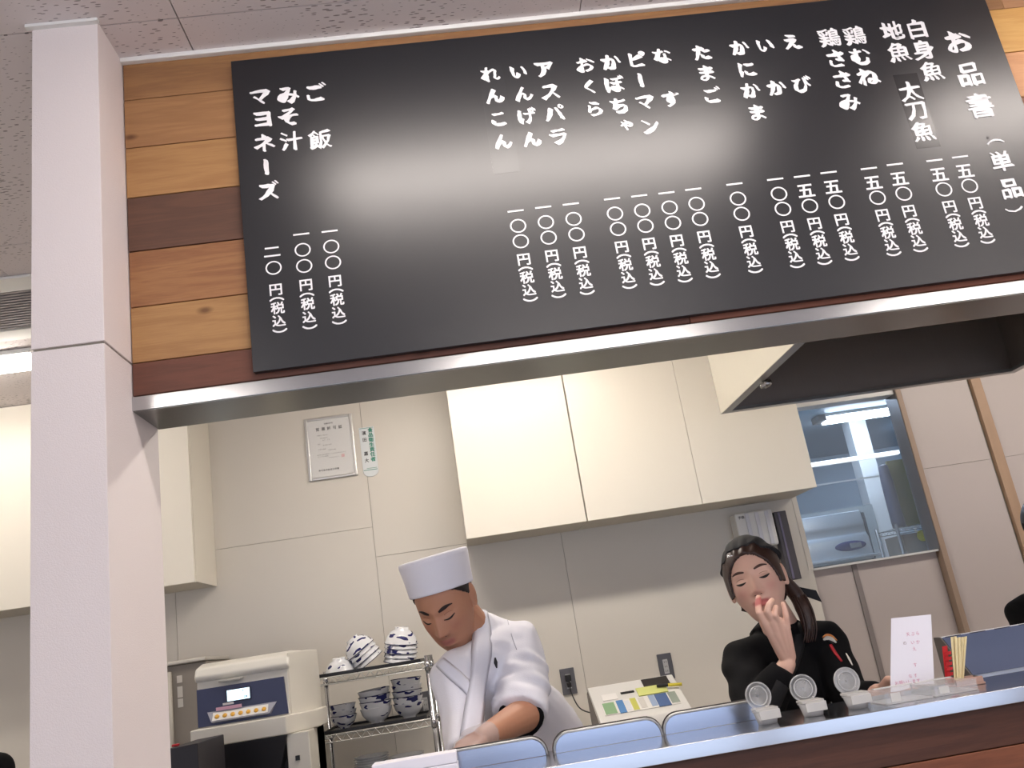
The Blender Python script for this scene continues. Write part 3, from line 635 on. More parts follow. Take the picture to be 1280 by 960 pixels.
# chopsticks in a holder
hold = thing('chopstick_holder', 'small pinkish wooden holder at the foot of the chopsticks', 'holder', (1.0, 1.90, 1.2205))
MB().box(.972, 1.035, 1.875, 1.925, 1.2205, 1.2245).build('base', mat('pink_wood', 'b08e80', .5), hold, bevel=.001)
for y in (1.877, 1.913): MB().box(.974, 1.033, y, y+.008, 1.2245, 1.236).build('rail', mat('pink_wood', 'b08e80', .5), hold, bevel=.001)
CH = mat('pale_bamboo', 'e6d6a4', .5, noise=.06, nscale=30)
def chopstick(p0, p1, y, label):
    t = thing('chopsticks', label, 'chopsticks', (float(at(*p1, y)[0]), y, 1.225), 'disposable chopsticks in the holder')
    a = at(*p0, y); b_ = at(*p1, y); b_[2] = 1.2255
    for dx in (-.0035, .0035): MB().loft([(a+[dx, 0, 0], (.003, 0, 0), (0, .003, 0)), (b_+[dx*.7, 0, 0], (.0022, 0, 0), (0, .0022, 0))], 8).build('stick', CH, t)
chopstick((1192, 796), (1198, 862), 1.90, 'leftmost pair of pale chopsticks, beside the red tags')
chopstick((1197, 797), (1201, 862), 1.893, 'middle pair of pale chopsticks')
chopstick((1205, 796), (1204, 862), 1.900, 'rightmost pair of pale chopsticks, beside the blue display case')
# cold display case on the right
case = thing('display_case', 'cold display case with a dark blue reflecting glass front at the right end', 'display case', (1.75, 2.12, 1.0205))
cx0, cx1 = 1.095, 2.6
MB().box(cx0, cx1, 2.0, 2.15, 1.0205, 1.165).build('base', STEEL_SOFT, case)
MB().prism([(2.0, 1.165), (2.0, 1.2), (2.006, 1.214), (2.03, 1.222), (2.15, 1.222), (2.15, 1.165)], 'x', cx0, cx1).build('lower_front', mat('pale_blue_steel', 'c9d6ec', .3, metal=.5), case, bevel=.002)
MB().prism([(2.03, 1.2225), (2.036, 1.2225), (2.127, 1.303), (2.121, 1.306)], 'x', cx0+.002, cx1).build('front_glass', mat('dark_blue_glass', '6d7896', .09, spec=.9, metal=.35), case)
MB().box(cx0, cx1, 2.121, 2.150, 1.300, 1.306).build('top_rail', mat('rail_white', 'd6d8dc', .4), case, bevel=.001)
for k in range(22): MB().box(cx0+.01+k*.062, cx0+.048+k*.062, 2.1195, 2.124, 1.3015, 1.3065).build('seal', mat('seal_dark', '2c2a33', .6), case)
MB().prism([(2.0, 1.16), (2.0, 1.222), (2.03, 1.224), (2.121, 1.307), (2.151, 1.307), (2.151, 1.16)], 'x', cx0-.004, cx0).build('end_panel', mat('card_grey', '5b5753', .5), case)
# white folded sheet / box at the bottom
wbx = thing('white_tray_paper', 'white paper stack at the bottom edge, in front of the cook', 'paper', (-.14, 1.88, 1.2205))
for k in range(2): MB().box(-.235+k*.001, -.066-k*.001, 1.865, 1.915+k*.002, 1.2207+k*.021, 1.2412+k*.021).build('layer', mat('white_paper', 'eeecf4', .6), wbx, bevel=.002)

# ------------------------------------------------------------------ back worktop
wt = thing('back_worktop', 'stainless worktop along the back wall of the kitchen', 'worktop', (0, 4.1, 0))
MB().box(.30, 1.62, 3.74, YB-.001, .985, 1.02).build('top', STEEL_SOFT, wt, bevel=.002)
MB().box(.32, 1.60, 3.76, YB-.002, .1, .985).build('body', STEEL_SOFT, wt)
for x in (.36, 1.56):
    for y in (3.80, 4.35): MB().tube([(x, y, 0), (x, y, .1)], .02, 10).build('leg', STEEL_SOFT, wt)
# white sloped console
con = thing('order_console', 'white sloped console with coloured stickers on the worktop behind the cook', 'console', (.65, 3.95, 1.0205))
cxa, cxb = .462, .848
MB().prism([(3.80, 1.0205), (3.80, 1.05), (3.815, 1.078), (4.08, 1.206), (4.12, 1.2), (4.14, 1.0205)], 'x', cxa, cxb).build('body', mat('console_white', 'e4e3e0', .4), con, bevel=.004)
MB().prism([(3.81, 1.025), (3.81, 1.045), (4.08, 1.19), (4.12, 1.18), (4.12, 1.025)], 'x', cxa-.002, cxa+.001).build('grey_side', mat('console_grey', '77716e', .5), con)
sl = math.atan2(.128, .265)
def on_console(x0, x1, u0, u1, name, m, t=.0015):
    y0, z0 = 3.815, 1.0795; P = []
    for u in (u0, u1):
        P.append((y0+u*.265, z0+u*.128))
    (ya, za), (yb_, zb) = P; n = (-math.sin(sl)*t, math.cos(sl)*t)
    return MB().prism([(ya, za), (yb_, zb), (yb_+n[0], zb+n[1]), (ya+n[0], za+n[1])], 'x', x0, x1).build(name, m, con)
def cm(n, h): return mat(n, h, .5)
on_console(cxa+.03, cxb-.03, .16, .50, 'label_strip', cm('strip_white', 'eceae6'))
for x0, x1, u0, u1, h in ((.035, .085, .18, .48, '8fb38a'), (.095, .125, .16, .5, '5d8fc8'), (.13, .15, .2, .46, 'dfe3ea'), (.155, .18, .18, .5, 'cfcf6a'), (.19, .215, .2, .48, 'd9d6d0'), (.235, .26, .2, .5, '9fb2d0'), (.262, .315, .16, .5, '56709f'), (.32, .355, .2, .5, '9aa59a')):
    on_console(cxa+x0, cxa+x1, u0, u1, 'sticker', cm('sticker_'+h, h), .0025)
on_console(cxa+.20, cxa+.33, .52, .74, 'yellow_note', cm('note_yellow', 'dbe28c'), .004)
on_console(cxa+.24, cxb-.03, .74, .97, 'display_window', cm('display_dark', '2f2c2a'), .002)
on_console(cxa+.13, cxa+.19, .66, .71, 'slot', BLACK, .002)
on_console(cxa+.045, cxa+.11, .55, .72, 'round_label', cm('strip_white2', 'f2f0ee'), .002)
cl = thing('yellow_marker', 'yellow and black marker lying across the right end of the white console', 'marker', (.80, 3.98, 1.17))
MB().tube([(.752, 3.985, 1.176), (.80, 3.975, 1.172)], .007, 8).build('cap', BLACK, cl, smooth=True)
MB().tube([(.80, 3.975, 1.172), (.858, 3.962, 1.167)], .007, 8).build('barrel', cm('marker_yellow', 'd6c63a'), cl, smooth=True)

# ------------------------------------------------------------------ rice machine
CRM = mat('cream_machine_shell', 'd9d5cb', .35); NAVY = mat('navy_panel', '343a5c', .4)
rm = thing('rice_machine', 'cream and navy rice serving machine with a lit display beside the pillar', 'food machine', (-.86, 3.8, 0))
xa, xb = -1.075, -.66
MB().prism([(3.56, 1.315), (3.58, 1.515), (3.62, 1.535), (3.86, 1.54), (3.86, 1.315)], 'x', xa, -.728).build('upper_body', CRM, rm, bevel=.006)
MB().prism([(3.575, 1.482), (3.56, 1.50), (3.58, 1.535), (3.66, 1.552), (3.86, 1.552), (3.86, 1.482)], 'x', xa-.006, -.722).build('lid', mat('machine_lid', 'e4e1d8', .3), rm, bevel=.01, seg=3)
MB().prism([(-.728, 3.575), (-.66, 3.70), (-.66, 3.86), (-.728, 3.86)], 'z', .9, 1.545).build('chamfered_side', CRM, rm, bevel=.004)
NP = [(xa+.003, 3.572, 1.322), (-.735, 3.572, 1.322), (-.745, 3.574, 1.458), (xa+.003, 3.574, 1.458)]
MB().add([(x, y-.004-.012, z) for x, y, z in NP]+[(x, y+.004, z) for x, y, z in NP], [(0, 1, 2, 3), (7, 6, 5, 4), (0, 4, 5, 1), (1, 5, 6, 2), (2, 6, 7, 3), (3, 7, 4, 0)]).build('control_panel', NAVY, rm, bevel=.002)
MB().box(-.985, -.90, 3.545, 3.575, 1.472, 1.480).build('lid_handle', mat('handle_grey', 'b9b6ae', .4), rm, bevel=.002)
d = MB().box(-.963, -.868, 3.552, 3.556, 1.395, 1.443).build('display_bezel', mat('display_bezel', '24243a', .3), rm, bevel=.002)
MB().box(-.957, -.873, 3.5505, 3.552, 1.400, 1.439).build('display', mat('lit_display', 'd8f4ff', .4, emit='d4f2ff', estr=1.1), d)
b = MB()
for t, xx, zz in (('あと50g', -.893, 1.432), ('普通', -.888, 1.408)):
    for k, ch in enumerate(t[:4]): v, f = glyph(ch, .02); put(b, v, f, (xx+k*.0065-.004, 3.5500, zz), .0075, .009)
b.build('display_text', mat('lcd_text', '31485a', .5), d, norm=False)
MB().add([(-1.035, 3.555, 1.372), (-.775, 3.555, 1.372), (-.80, 3.53, 1.335), (-1.015, 3.53, 1.335), (-1.035, 3.56, 1.372), (-.775, 3.56, 1.372), (-.80, 3.56, 1.330), (-1.015, 3.56, 1.330)], [(0, 1, 2, 3), (7, 6, 5, 4), (0, 4, 5, 1), (1, 5, 6, 2), (2, 6, 7, 3), (3, 7, 4, 0)]).build('button_tray', mat('tray_grey', '9a9ba8', .4), rm)
kp = MB().add([(-1.012, 3.5515, 1.3675), (-.806, 3.5515, 1.3675), (-.806, 3.531, 1.3395), (-1.012, 3.531, 1.3395)], [(0, 1, 2, 3)]).build('key_strip', mat('key_strip', 'e6e4e0', .4), rm)
for k in range(7):
    x = -.995+k*.029; MB().lathe([(0, .002), (.008, .002), (.009, 0), (0, 0)], (x, 3.539, 1.3525), 12, Matrix.Rotation(math.radians(54), 3, 'X')).build('button', mat('amber_button', 'e0a93e', .4), kp, smooth=True)
MB().box(-1.0, -.905, 3.548, 3.5515, 1.372, 1.384).build('pink_label', mat('label_pink', 'd7a8bd', .5), rm)
MB().box(-.975, -.935, 3.551, 3.556, 1.388, 1.396).build('white_label', mat('label_white', 'dad8d6', .5), rm)
# middle band and lower body with dark hopper
MB().prism([(-1.085, 3.50), (-.735, 3.50), (-.64, 3.66), (-.64, 3.86), (-1.085, 3.86)], 'z', 1.252, 1.318).build('middle_band', CRM, rm, bevel=.005)
MB().box(-1.08, -1.035, 3.52, 3.86, .05, 1.252).build('lower_frame', CRM, rm, bevel=.004)
MB().box(-.745, -.66, 3.53, 3.86, .05, 1.252).build('lower_frame', CRM, rm, bevel=.004)
MB().box(-1.035, -.745, 3.60, 3.86, .05, 1.252).build('recess', BLACK, rm)
MB().add([(-1.035, 3.51, 1.252), (-.738, 3.51, 1.252), (-.80, 3.56, 1.05), (-.98, 3.56, 1.05), (-1.035, 3.60, 1.252), (-.738, 3.60, 1.252), (-.80, 3.60, 1.05), (-.98, 3.60, 1.05)], [(0, 1, 2, 3), (7, 6, 5, 4), (0, 4, 5, 1), (1, 5, 6, 2), (2, 6, 7, 3), (3, 7, 4, 0)]).build('hopper', mat('hopper_dark', '222228', .35), rm, bevel=.004)
MB().box(-.715, -.70, 3.522, 3.53, 1.155, 1.172).build('latch', BLACK, rm)
for z in (1.225, 1.213, 1.201): MB().box(-1.066, -1.060, 3.517, 3.520, z, z+.004).build('vent_hole', DGREY, rm)
# tall slim tower behind
tw = thing('slim_tower', 'tall narrow grey-beige cabinet between the pillar and the rice machine', 'cabinet', (-1.25, 4.15, 0))
MB().box(-1.36, -1.165, 4.02, 4.38, 0, 1.575).build('body', mat('grey_beige', '8d857c', .45), tw, bevel=.006)
MB().box(-1.365, -1.16, 4.0, 4.38, 1.5755, 1.592).build('top', mat('tower_top', 'c9c4bb', .4), tw, bevel=.005)
MB().tube([(-1.318, 4.005, .9), (-1.318, 4.0, 1.55)], .012, 10).build('handle', mat('tower_handle', 'bdb7ad', .4), tw, smooth=True)
for z0, z1 in ((1.50, 1.53), (1.44, 1.485), (1.40, 1.435)): MB().box(-1.290, -1.268, 4.0175, 4.019, z0, z1).build('label', mat('tower_label', 'cfcac2', .5), tw)
# dark box in front of the pillar foot
db = thing('dark_box', 'low black box with a small red tag behind the pillar', 'box', (-.985, 3.0, 0))
MB().add([(-1.07, 3.0, 0), (-.908, 3.0, 0), (-.908, 3.0, 1.298), (-1.0, 3.0, 1.295), (-1.07, 3.0, 1.282), (-1.07, 3.3, 0), (-.908, 3.3, 0), (-.908, 3.3, 1.298), (-1.0, 3.3, 1.295), (-1.07, 3.3, 1.282)], [(0, 1, 2, 3, 4), (9, 8, 7, 6, 5), (0, 5, 6, 1), (1, 6, 7, 2), (2, 7, 8, 3), (3, 8, 9, 4), (4, 9, 5, 0)]).build('body', mat('box_black', '221f26', .5), db, bevel=.003)
MB().box(-1.005, -.985, 3.05, 3.07, 1.296, 1.303).build('red_tag', mat('tag_red', 'c4202a', .5), db, bevel=.002)

# ------------------------------------------------------------------ wire rack with bowls
CHR = steel('chrome', 'c9cbd0', .18)
rk2 = thing('wire_rack', 'chrome wire shelving rack holding bowls behind the cook', 'rack', (-.46, 4.1, 0))
RX0, RX1, RY0, RY1 = -.70, -.215, 3.90, 4.25
SH = [(1.425, 1.398), (1.198, 1.170), (.985, .957), (.55, .522)]
for x in (RX0, RX1):
    for y in (RY0, RY1):
        MB().tube([(x, y, 0), (x, y, 1.452)], .0095, 10).build('post', CHR, rk2, smooth=True)
for zt, zb in SH:
    w = MB()
    for y in (RY0, RY1):
        w.tube([(RX0, y, zt), (RX1, y, zt)], .003, 6); w.tube([(RX0, y, zb), (RX1, y, zb)], .003, 6)
        w.tube([(RX0+i*(RX1-RX0)/24, y-.003, zb if i % 2 else zt) for i in range(25)], .0028, 5)
    for x in (RX0, RX1): w.tube([(x, RY0, zt), (x, RY1, zt)], .003, 6); w.tube([(x, RY0, zb), (x, RY1, zb)], .003, 6)
    for i in range(18): w.tube([(RX0+.013+i*.027, RY0, zt), (RX0+.013+i*.027, RY1, zt)], .0015, 5)
    w.build('shelf', mat('shelf_wire', 'd5d5d2', .3, metal=.6), rk2)
    for x in (RX0, RX1):
        for y in (RY0, RY1): MB().lathe([(.0095, -.02), (.013, -.02), (.0115, .018), (.0095, .018)], (x, y, (zt+zb)/2), 12).build('collar', CHR, rk2, smooth=True)
def tray(z, label):
    t = thing('black_tray', label, 'tray', (-.46, 4.07, z), 'black trays on the wire rack')
    MB().box(-.672, -.245, 3.915, 4.22, z, z+.004).build('base', BLACK, t, bevel=.002)
    for q in ((-.675, -.242, 3.91, 3.916), (-.675, -.242, 4.219, 4.225), (-.675, -.669, 3.916, 4.219), (-.248, -.242, 3.916, 4.219)): MB().box(*q, z, z+.014).build('rim', BLACK, t, bevel=.002)
tray(1.4285, 'black tray under the tilted bowls on the top shelf'); tray(1.2015, 'black tray under the bowls on the middle shelf')
def bowl_mat(name, inner, seed, band):
    """white porcelain with cobalt brush patches painted outside"""
    m = bpy.data.materials.new(name); m.use_nodes = True; nt = m.node_tree; b = nt.nodes['Principled BSDF']; L = nt.links.new
    tc = nt.nodes.new('ShaderNodeTexCoord'); sp = nt.nodes.new('ShaderNodeSeparateXYZ'); L(tc.outputs['Object'], sp.inputs[0])
    at2 = nt.nodes.new('ShaderNodeMath'); at2.operation = 'ARCTAN2'; L(sp.outputs[1], at2.inputs[0]); L(sp.outputs[0], at2.inputs[1])
    cb = nt.nodes.new('ShaderNodeCombineXYZ'); L(at2.outputs[0], cb.inputs[0]); mz = nt.nodes.new('ShaderNodeMath'); mz.operation = 'MULTIPLY'; mz.inputs[1].default_value = 45; L(sp.outputs[2], mz.inputs[0]); L(mz.outputs[0], cb.inputs[1]); cb.inputs[2].default_value = seed
    n = nt.nodes.new('ShaderNodeTexNoise'); n.inputs['Scale'].default_value = 1.1; n.inputs['Detail'].default_value = 1; L(cb.outputs[0], n.inputs[0])
    r = nt.nodes.new('ShaderNodeMath'); r.operation = 'GREATER_THAN'; r.inputs[1].default_value = band; L(n.outputs['Fac'], r.inputs[0])
    mx = nt.nodes.new('ShaderNodeMix'); mx.data_type = 'RGBA'; mx.inputs[6].default_value = srgb('e6e7ea'); mx.inputs[7].default_value = srgb('2c2f66'); L(r.outputs[0], mx.inputs[0]); L(mx.outputs[2], b.inputs['Base Color']); b.inputs['Roughness'].default_value = .15
    return m
BMS = [bowl_mat('cobalt_patch_bowl', 0, 1.0, .60), bowl_mat('cobalt_band_bowl', 0, 4.0, .57), bowl_mat('cobalt_dot_bowl', 0, 9.0, .64)]
prof = [(0, 0), (.024, 0), (.026, .001), (.026, .008), (.04, .016), (.054, .034), (.061, .056), (.0625, .058), (.0605, .058), (.052, .036), (.038, .019), (.02, .012), (0, .011)]
protos = []
for k, m in enumerate(BMS):
    me = MB().lathe(prof, n=32).mesh('bowl', m, True); me.materials.append(mat('white_porcelain', 'e6e7ea', .15)); protos.append(me)
    rimme = MB().lathe([(.0605, .0575), (.0625, .0575), (.0632, .059), (.0618, .0602), (.0602, .059), (.0605, .0575)], n=32).mesh('rim', mat('cobalt_rim', '2b2d55', .2), True)
def bowl(x, y, z, tx, ty, k, label, group, s=1):
    t = thing('rice_bowl', label, 'bowl', (x, y, z), group); t.rotation_euler = (tx, ty, random.uniform(0, 6)); t.scale = (s, s, s)
    a = bpy.data.objects.new('bowl', protos[k]); COL.objects.link(a); a.parent = t
    if k != 2: c = bpy.data.objects.new('rim', rimme); COL.objects.link(c); c.parent = t
PI = math.pi
zt_ = 1.4335
def upside(x, y, z, lean, k, label, group, s=1):     # bowls turned over; the empty sits at the foot ring
    t = thing('rice_bowl', label, 'bowl', (x, y, z), group); t.rotation_euler = (PI+.12, lean, 0); t.scale = (s, s, s)
    a = bpy.data.objects.new('bowl', protos[k]); COL.objects.link(a); a.parent = t; a.rotation_euler = (0, 0, random.uniform(0, 6))
    if k != 2: c = bpy.data.objects.new('rim', rimme); COL.objects.link(c); c.parent = t
upside(-.600, 4.03, zt_+.066, 0, 2, 'low white bowl upside down at the left end of the top tray', 'upturned bowls on the top shelf', 1.1)
def leaning(x, n, lean, dz, s_, names_, group, order):    # nested upturned bowls stacked along a leaning axis, lowest rim on the tray
    for k in range(n):
        h = .060*s_+k*dz; upside(x+math.sin(lean)*h+.010*k*0, 4.04, zt_+math.cos(lean)*h+abs(math.sin(lean))*.050*s_, lean, order[k], names_[k], group, s_)
leaning(-.470, 4, -.55, .021, 1.12, [q+' bowl of the leaning stack in the middle of the top tray' for q in ('lowest', 'second', 'third', 'top')], 'upturned bowls on the top shelf', (0, 1, 2, 0))
leaning(-.338, 5, .16, .019, 1.18, [q+' bowl of the tall stack at the right of the top tray' for q in ('bottom', 'second', 'middle', 'fourth', 'top')], 'upturned bowls on the top shelf', (1, 2, 1, 2, 0))
zm = 1.2065
for k in range(3): bowl(-.605, 4.05, zm+k*.023, 0, .02*k, (0, 2, 1)[k], ['bottom', 'middle', 'top'][k]+' bowl of the left stack on the middle shelf', 'upright bowls on the middle shelf', .92)
for k in range(4): bowl(-.462, 4.04, zm+k*.025, .0, .03*k-.02, (2, 0, 1, 2)[k], ['bottom', 'second', 'third', 'top'][k]+' bowl of the middle stack on the middle shelf', 'upright bowls on the middle shelf', 1.12)
for k in range(5): bowl(-.325, 4.06, zm+k*.025, 0, .02*k-.03, (2, 1, 0, 2, 0)[k], ['bottom', 'second', 'middle', 'fourth', 'top'][k]+' bowl of the right stack on the middle shelf', 'upright bowls on the middle shelf', 1.08)
pp = MB().lathe([(0, 0), (.04, 0), (.042, .004), (.062, .010), (.075, .018), (.076, .019), (.073, .019), (.06, .012), (.04, .006), (0, .006)], n=32).mesh('plate', mat('white_porcelain', 'e6e7ea', .15), True)
for k in range(9):
    o = bpy.data.objects.new('plate', pp); COL.objects.link(o); o.location = (-.505, 4.05, .9885+k*.0095); tag(o, ['lowest', 'second', 'third', 'fourth', 'fifth', 'sixth', 'seventh', 'eighth', 'topmost'][k]+' white plate from the bottom of the left pile on the low rack shelf', 'plate', 'white plates on the bottom shelf')
for k in range(7):
    o = bpy.data.objects.new('plate', pp); COL.objects.link(o); o.location = (-.355, 4.05, .9885+k*.0095); tag(o, ['lowest', 'second', 'third', 'fourth', 'fifth', 'sixth', 'topmost'][k]+' white plate from the bottom of the right pile on the low rack shelf', 'plate', 'white plates on the bottom shelf')

# ------------------------------------------------------------------ people
def grids(nu, nv):
    th = np.linspace(0, math.pi, nv); ph = np.linspace(0, 2*math.pi, nu, endpoint=False)
    T, P_ = np.meshgrid(th, ph, indexing='ij')
    D = np.stack([np.sin(T)*np.cos(P_), np.sin(T)*np.sin(P_), np.cos(T)], -1).reshape(-1, 3)
    F = [(k*nu+i, k*nu+(i+1) % nu, (k+1)*nu+(i+1) % nu, (k+1)*nu+i) for k in range(nv-1) for i in range(nu)]
    return D, F
def ray_ell(D, c, a):
    c = np.array(c); a = np.array(a); A = ((D/a)**2).sum(1); B = -2*((D/a)*(c/a)).sum(1); Cc = ((c/a)**2).sum()-1
    d = B*B-4*A*Cc; return np.where(d > 0, (-B+np.sqrt(np.maximum(d, 0)))/(2*A), 0)
def head_points(D, fem):
    """local frame: x to the viewer's right when face on, y forward, z up"""
    jw, jh = (.052, .076) if fem else (.058, .080)
    r1 = ray_ell(D, (0, -.014, .030), (.0735, .092, .088)); r2 = ray_ell(D, (0, .026, -.038), (jw, .060, jh)); r3 = ray_ell(D, (0, .01, -.01), (.069, .076, .075))
    k = 220; r = np.log(np.exp(k*r1)+np.exp(k*r2)+np.exp(k*r3))/k
    P = D*r[:, None]; x, y, z = P.T.copy(); ax = abs(x); g = lambda q: np.exp(-q)
    front = 1/(1+np.exp(-(y-.035)/.008))
    b = .0035*g(((z-.030)/.010)**2)*g((ax/.05)**4)
    b = b-.0095*g(((ax-.031)/.016)**2+((z-.010)/.011)**2)+.0065*g(((ax-.032)/.0135)**2+((z-.006)/.0085)**2)
    t = np.clip((.022-z)/.048, 0, 1); H = .003+(.017 if fem else .021)*t**1.2; H = H*np.where(z < -.027, np.exp(-((z+.027)/.0075)**2), 1)*np.where(z > .022, np.exp(-((z-.022)/.012)**2), 1)
    b = b+H*g((x/(.0072+.006*t))**2)+.006*g(((ax-.0125)/.0055)**2+((z+.031)/.0065)**2)
    b = b+.0045*g((x/.027)**2+((z+.058)/.018)**2)+.0035*g((x/.021)**2+((z+.0525)/.0045)**2)+.0042*g((x/.018)**2+((z+.0640)/.0050)**2)-.0035*g((x/.024)**2+((z+.0580)/.0020)**2)
    b = b-.0025*g((x/.02)**2+((z+.078)/.006)**2)+.006*g((x/.018)**2+((z+.098)/.013)**2)+.004*g(((ax-.041)/.018)**2+((z+.020)/.018)**2)
    P[:, 1] += b*front
    if not fem: P[:, 2] = np.where(P[:, 2] < -.03, -.03+(P[:, 2]+.03)*1.13, P[:, 2])
    return P
def axes(a, p, r):
    f = np.array([-math.sin(a)*math.cos(p), -math.cos(a)*math.cos(p), -math.sin(p)]); ex = np.cross([0, 0, 1], f); ex /= np.linalg.norm(ex); up = np.cross(f, ex)
    return math.cos(r)*ex+math.sin(r)*up, f, -math.sin(r)*ex+math.cos(r)*up
class Head:
    def __init__(s, c, ypr, scale=1, fem=False):
        s.c = np.array(c, float); s.ex, s.f, s.up = axes(*[math.radians(v) for v in ypr]); s.s = scale; s.fem = fem
    def w(s, p): p = np.atleast_2d(np.array(p, float)); return s.c+s.s*(p[:, :1]*s.ex+p[:, 1:2]*s.f+p[:, 2:3]*s.up)
    def loc(s, P): q = (P-s.c)/s.s; return np.stack([q@s.ex, q@s.f, q@s.up], -1)
    def add(s, mb):
        D, F = grids(150, 110); mb.add(s.w(head_points(D, s.fem)), F)
        for sx in (-1, 1):                           # ears
            for c_, a_ in (((sx*.0765, -.014, .004), (.007, .016, .028)), ((sx*.0745, -.008, -.018), (.007, .009, .013))):
                mb.ellipsoid(s.w(c_)[0], (s.s*(s.ex*a_[0]+s.f*-.004*sx), s.s*s.f*a_[1], s.s*(s.up*a_[2]-s.f*.004)), 16, 10)
    def shell(s, mask, off, name, m, parent, n=(160, 110), lump=0):
        D, F = grids(*n); P = head_points(D, s.fem); x, y, z = P.T
        # no nose in a cap or in hair: use the smooth head there
        o = off(x, y, z) if callable(off) else off
        keep = mask(x, y, z)
        if lump: o = o*(1+lump*np.sin(x*260+y*60)*np.cos(z*40))
        Pw = s.w(P+D*np.broadcast_to(o, (len(P),))[:, None]); Pi = s.w(P+D*-.002)
        K = len(P); F2 = [f for f in F if keep[list(f)].all()]
        cnt = {}
        for f in F2:
            for a, b in zip(f, f[1:]+f[:1]): cnt[(a, b)] = 1
        side = [(a, b, b+K, a+K) for (a, b) in cnt if (b, a) not in cnt and a != b]
        mb = MB(); mb.add(list(Pw)+list(Pi), F2+[tuple(i+K for i in f[::-1]) for f in F2]+[q[::-1] for q in side])
        me_ob = mb.build(name, m, parent, smooth=True)
        bm = bmesh.new(); bm.from_mesh(me_ob.data); bmesh.ops.delete(bm, geom=[v for v in bm.verts if not v.link_faces], context='VERTS'); bm.to_mesh(me_ob.data); bm.free()
        return me_ob
def remesh(mb, voxel, iters=6, keep=None, fold=None):
    me = mb.mesh('tmp'); ob = bpy.data.objects.new('tmp', me); COL.objects.link(ob)
    r = ob.modifiers.new('r', 'REMESH'); r.mode = 'VOXEL'; r.voxel_size = voxel; r.adaptivity = 0
    ev = ob.evaluated_get(bpy.context.evaluated_depsgraph_get()); m2 = ev.to_mesh()
    V = np.empty(len(m2.vertices)*3); m2.vertices.foreach_get('co', V); V = V.reshape(-1, 3)
    Fl = np.empty(len(m2.loops), int); m2.loops.foreach_get('vertex_index', Fl); E = np.empty(len(m2.edges)*2, int); m2.edges.foreach_get('vertices', E); E = E.reshape(-1, 2)
    quads = Fl.reshape(-1, 4); ev.to_mesh_clear(); bpy.data.objects.remove(ob)
    w = np.ones(len(V)) if keep is None else keep(V)
    for _ in range(iters):
        S = np.zeros_like(V); n = np.zeros(len(V))
        for a, b in ((0, 1), (1, 0)):
            for c in range(3): S[:, c] += np.bincount(E[:, a], V[E[:, b], c], len(V))
            n += np.bincount(E[:, a], minlength=len(V))
        V = V+(.6*w)[:, None]*(S/n[:, None]-V)
    if fold is not None:
        q = quads; N = np.cross(V[q[:, 2]]-V[q[:, 0]], V[q[:, 3]]-V[q[:, 1]]); VN = np.zeros_like(V)
        for k in range(4):
            for c in range(3): VN[:, c] += np.bincount(q[:, k], N[:, c], len(V))
        VN /= np.linalg.norm(VN, axis=1)[:, None]+1e-12
        V = V+VN*fold(V)[:, None]
    return V, quads
def np_object(name, V, Q, mats, parent, color=None):
    o = np.array(wloc(parent)) if parent is not None else 0
    me = bpy.data.meshes.new(name); me.vertices.add(len(V)); me.vertices.foreach_set('co', (V-o).ravel()); me.loops.add(Q.size); me.loops.foreach_set('vertex_index', Q.ravel())
    me.polygons.add(len(Q)); me.polygons.foreach_set('loop_start', np.arange(len(Q))*4); me.polygons.foreach_set('use_smooth', np.ones(len(Q), bool)); me.update(calc_edges=True); me.validate()
    for m in mats: me.materials.append(m)
    if color is not None:
        ca = me.color_attributes.new('tint', 'FLOAT_COLOR', 'POINT'); ca.data.foreach_set('color', color.ravel())
    ob = bpy.data.objects.new(name, me); COL.objects.link(ob); ob.parent = parent
    return ob
def skin_mat(name, col):
    m = bpy.data.materials.new(name); m.use_nodes = True; nt = m.node_tree; b = nt.nodes['Principled BSDF']; L = nt.links.new
    a = nt.nodes.new('ShaderNodeAttribute'); a.attribute_name = 'tint'; L(a.outputs['Color'], b.inputs['Base Color'])
    b.inputs['Roughness'].default_value = .48; b.inputs['Specular IOR Level'].default_value = .4
    b.inputs['Subsurface Weight'].default_value = .12; b.inputs['Subsurface Radius'].default_value = (.012, .005, .003); b.inputs['Subsurface Scale'].default_value = .5
    return m
def skin_color(V, head, base, lip, stubble=None):
    g = lambda q: np.exp(-q); C = np.tile(np.array(srgb(base)), (len(V), 1)); q = head.loc(V); x, y, z = q.T; ax = abs(x); fr = (y > .04)
    def mix(mask, col, C): mask = (mask*fr)[:, None]; c = np.array(srgb(col)); return C*(1-mask)+c*mask
    if stubble: C = mix(.5*np.clip(g((x/.03)**4+((z+.046)/.008)**2)+g((x/.034)**4+((z+.092)/.022)**2), 0, 1), stubble, C)
    C = mix(np.clip(1.6*g((x/.021)**4+((z+.0585)/.0085)**4), 0, 1)*.9, lip, C)
    C = mix(.30*g(((ax-.04)/.018)**2+((z+.022)/.016)**2), lip, C); C = mix(.25*g((x/.012)**2+((z+.028)/.01)**2), lip, C)
    C[:, 3] = 1; return C
class Surf:                                          # finds points on a built surface
    def __init__(s, V, Q): s.b = BVHTree.FromPolygons([tuple(v) for v in V], [tuple(map(int, q)) for q in Q])
    def px(s, x, y, off=.001):
        d = at(x, y, 1.0)-CAM; d = d/np.linalg.norm(d); h = s.b.ray_cast(Vector(CAM), Vector(d))
        if h[0] is None: return None, None
        n = h[1]; n = n if n.dot(Vector(d)) < 0 else -n
        return np.array(h[0])+np.array(n)*off, np.array(n)
    def face(s, H, x, z, off=.001):
        o = H.w((x, .25, z))[0]; h = s.b.ray_cast(Vector(o), Vector(-H.f)); return np.array(h[0])+H.f*off if h[0] is not None else H.w((x, .1, z))[0]
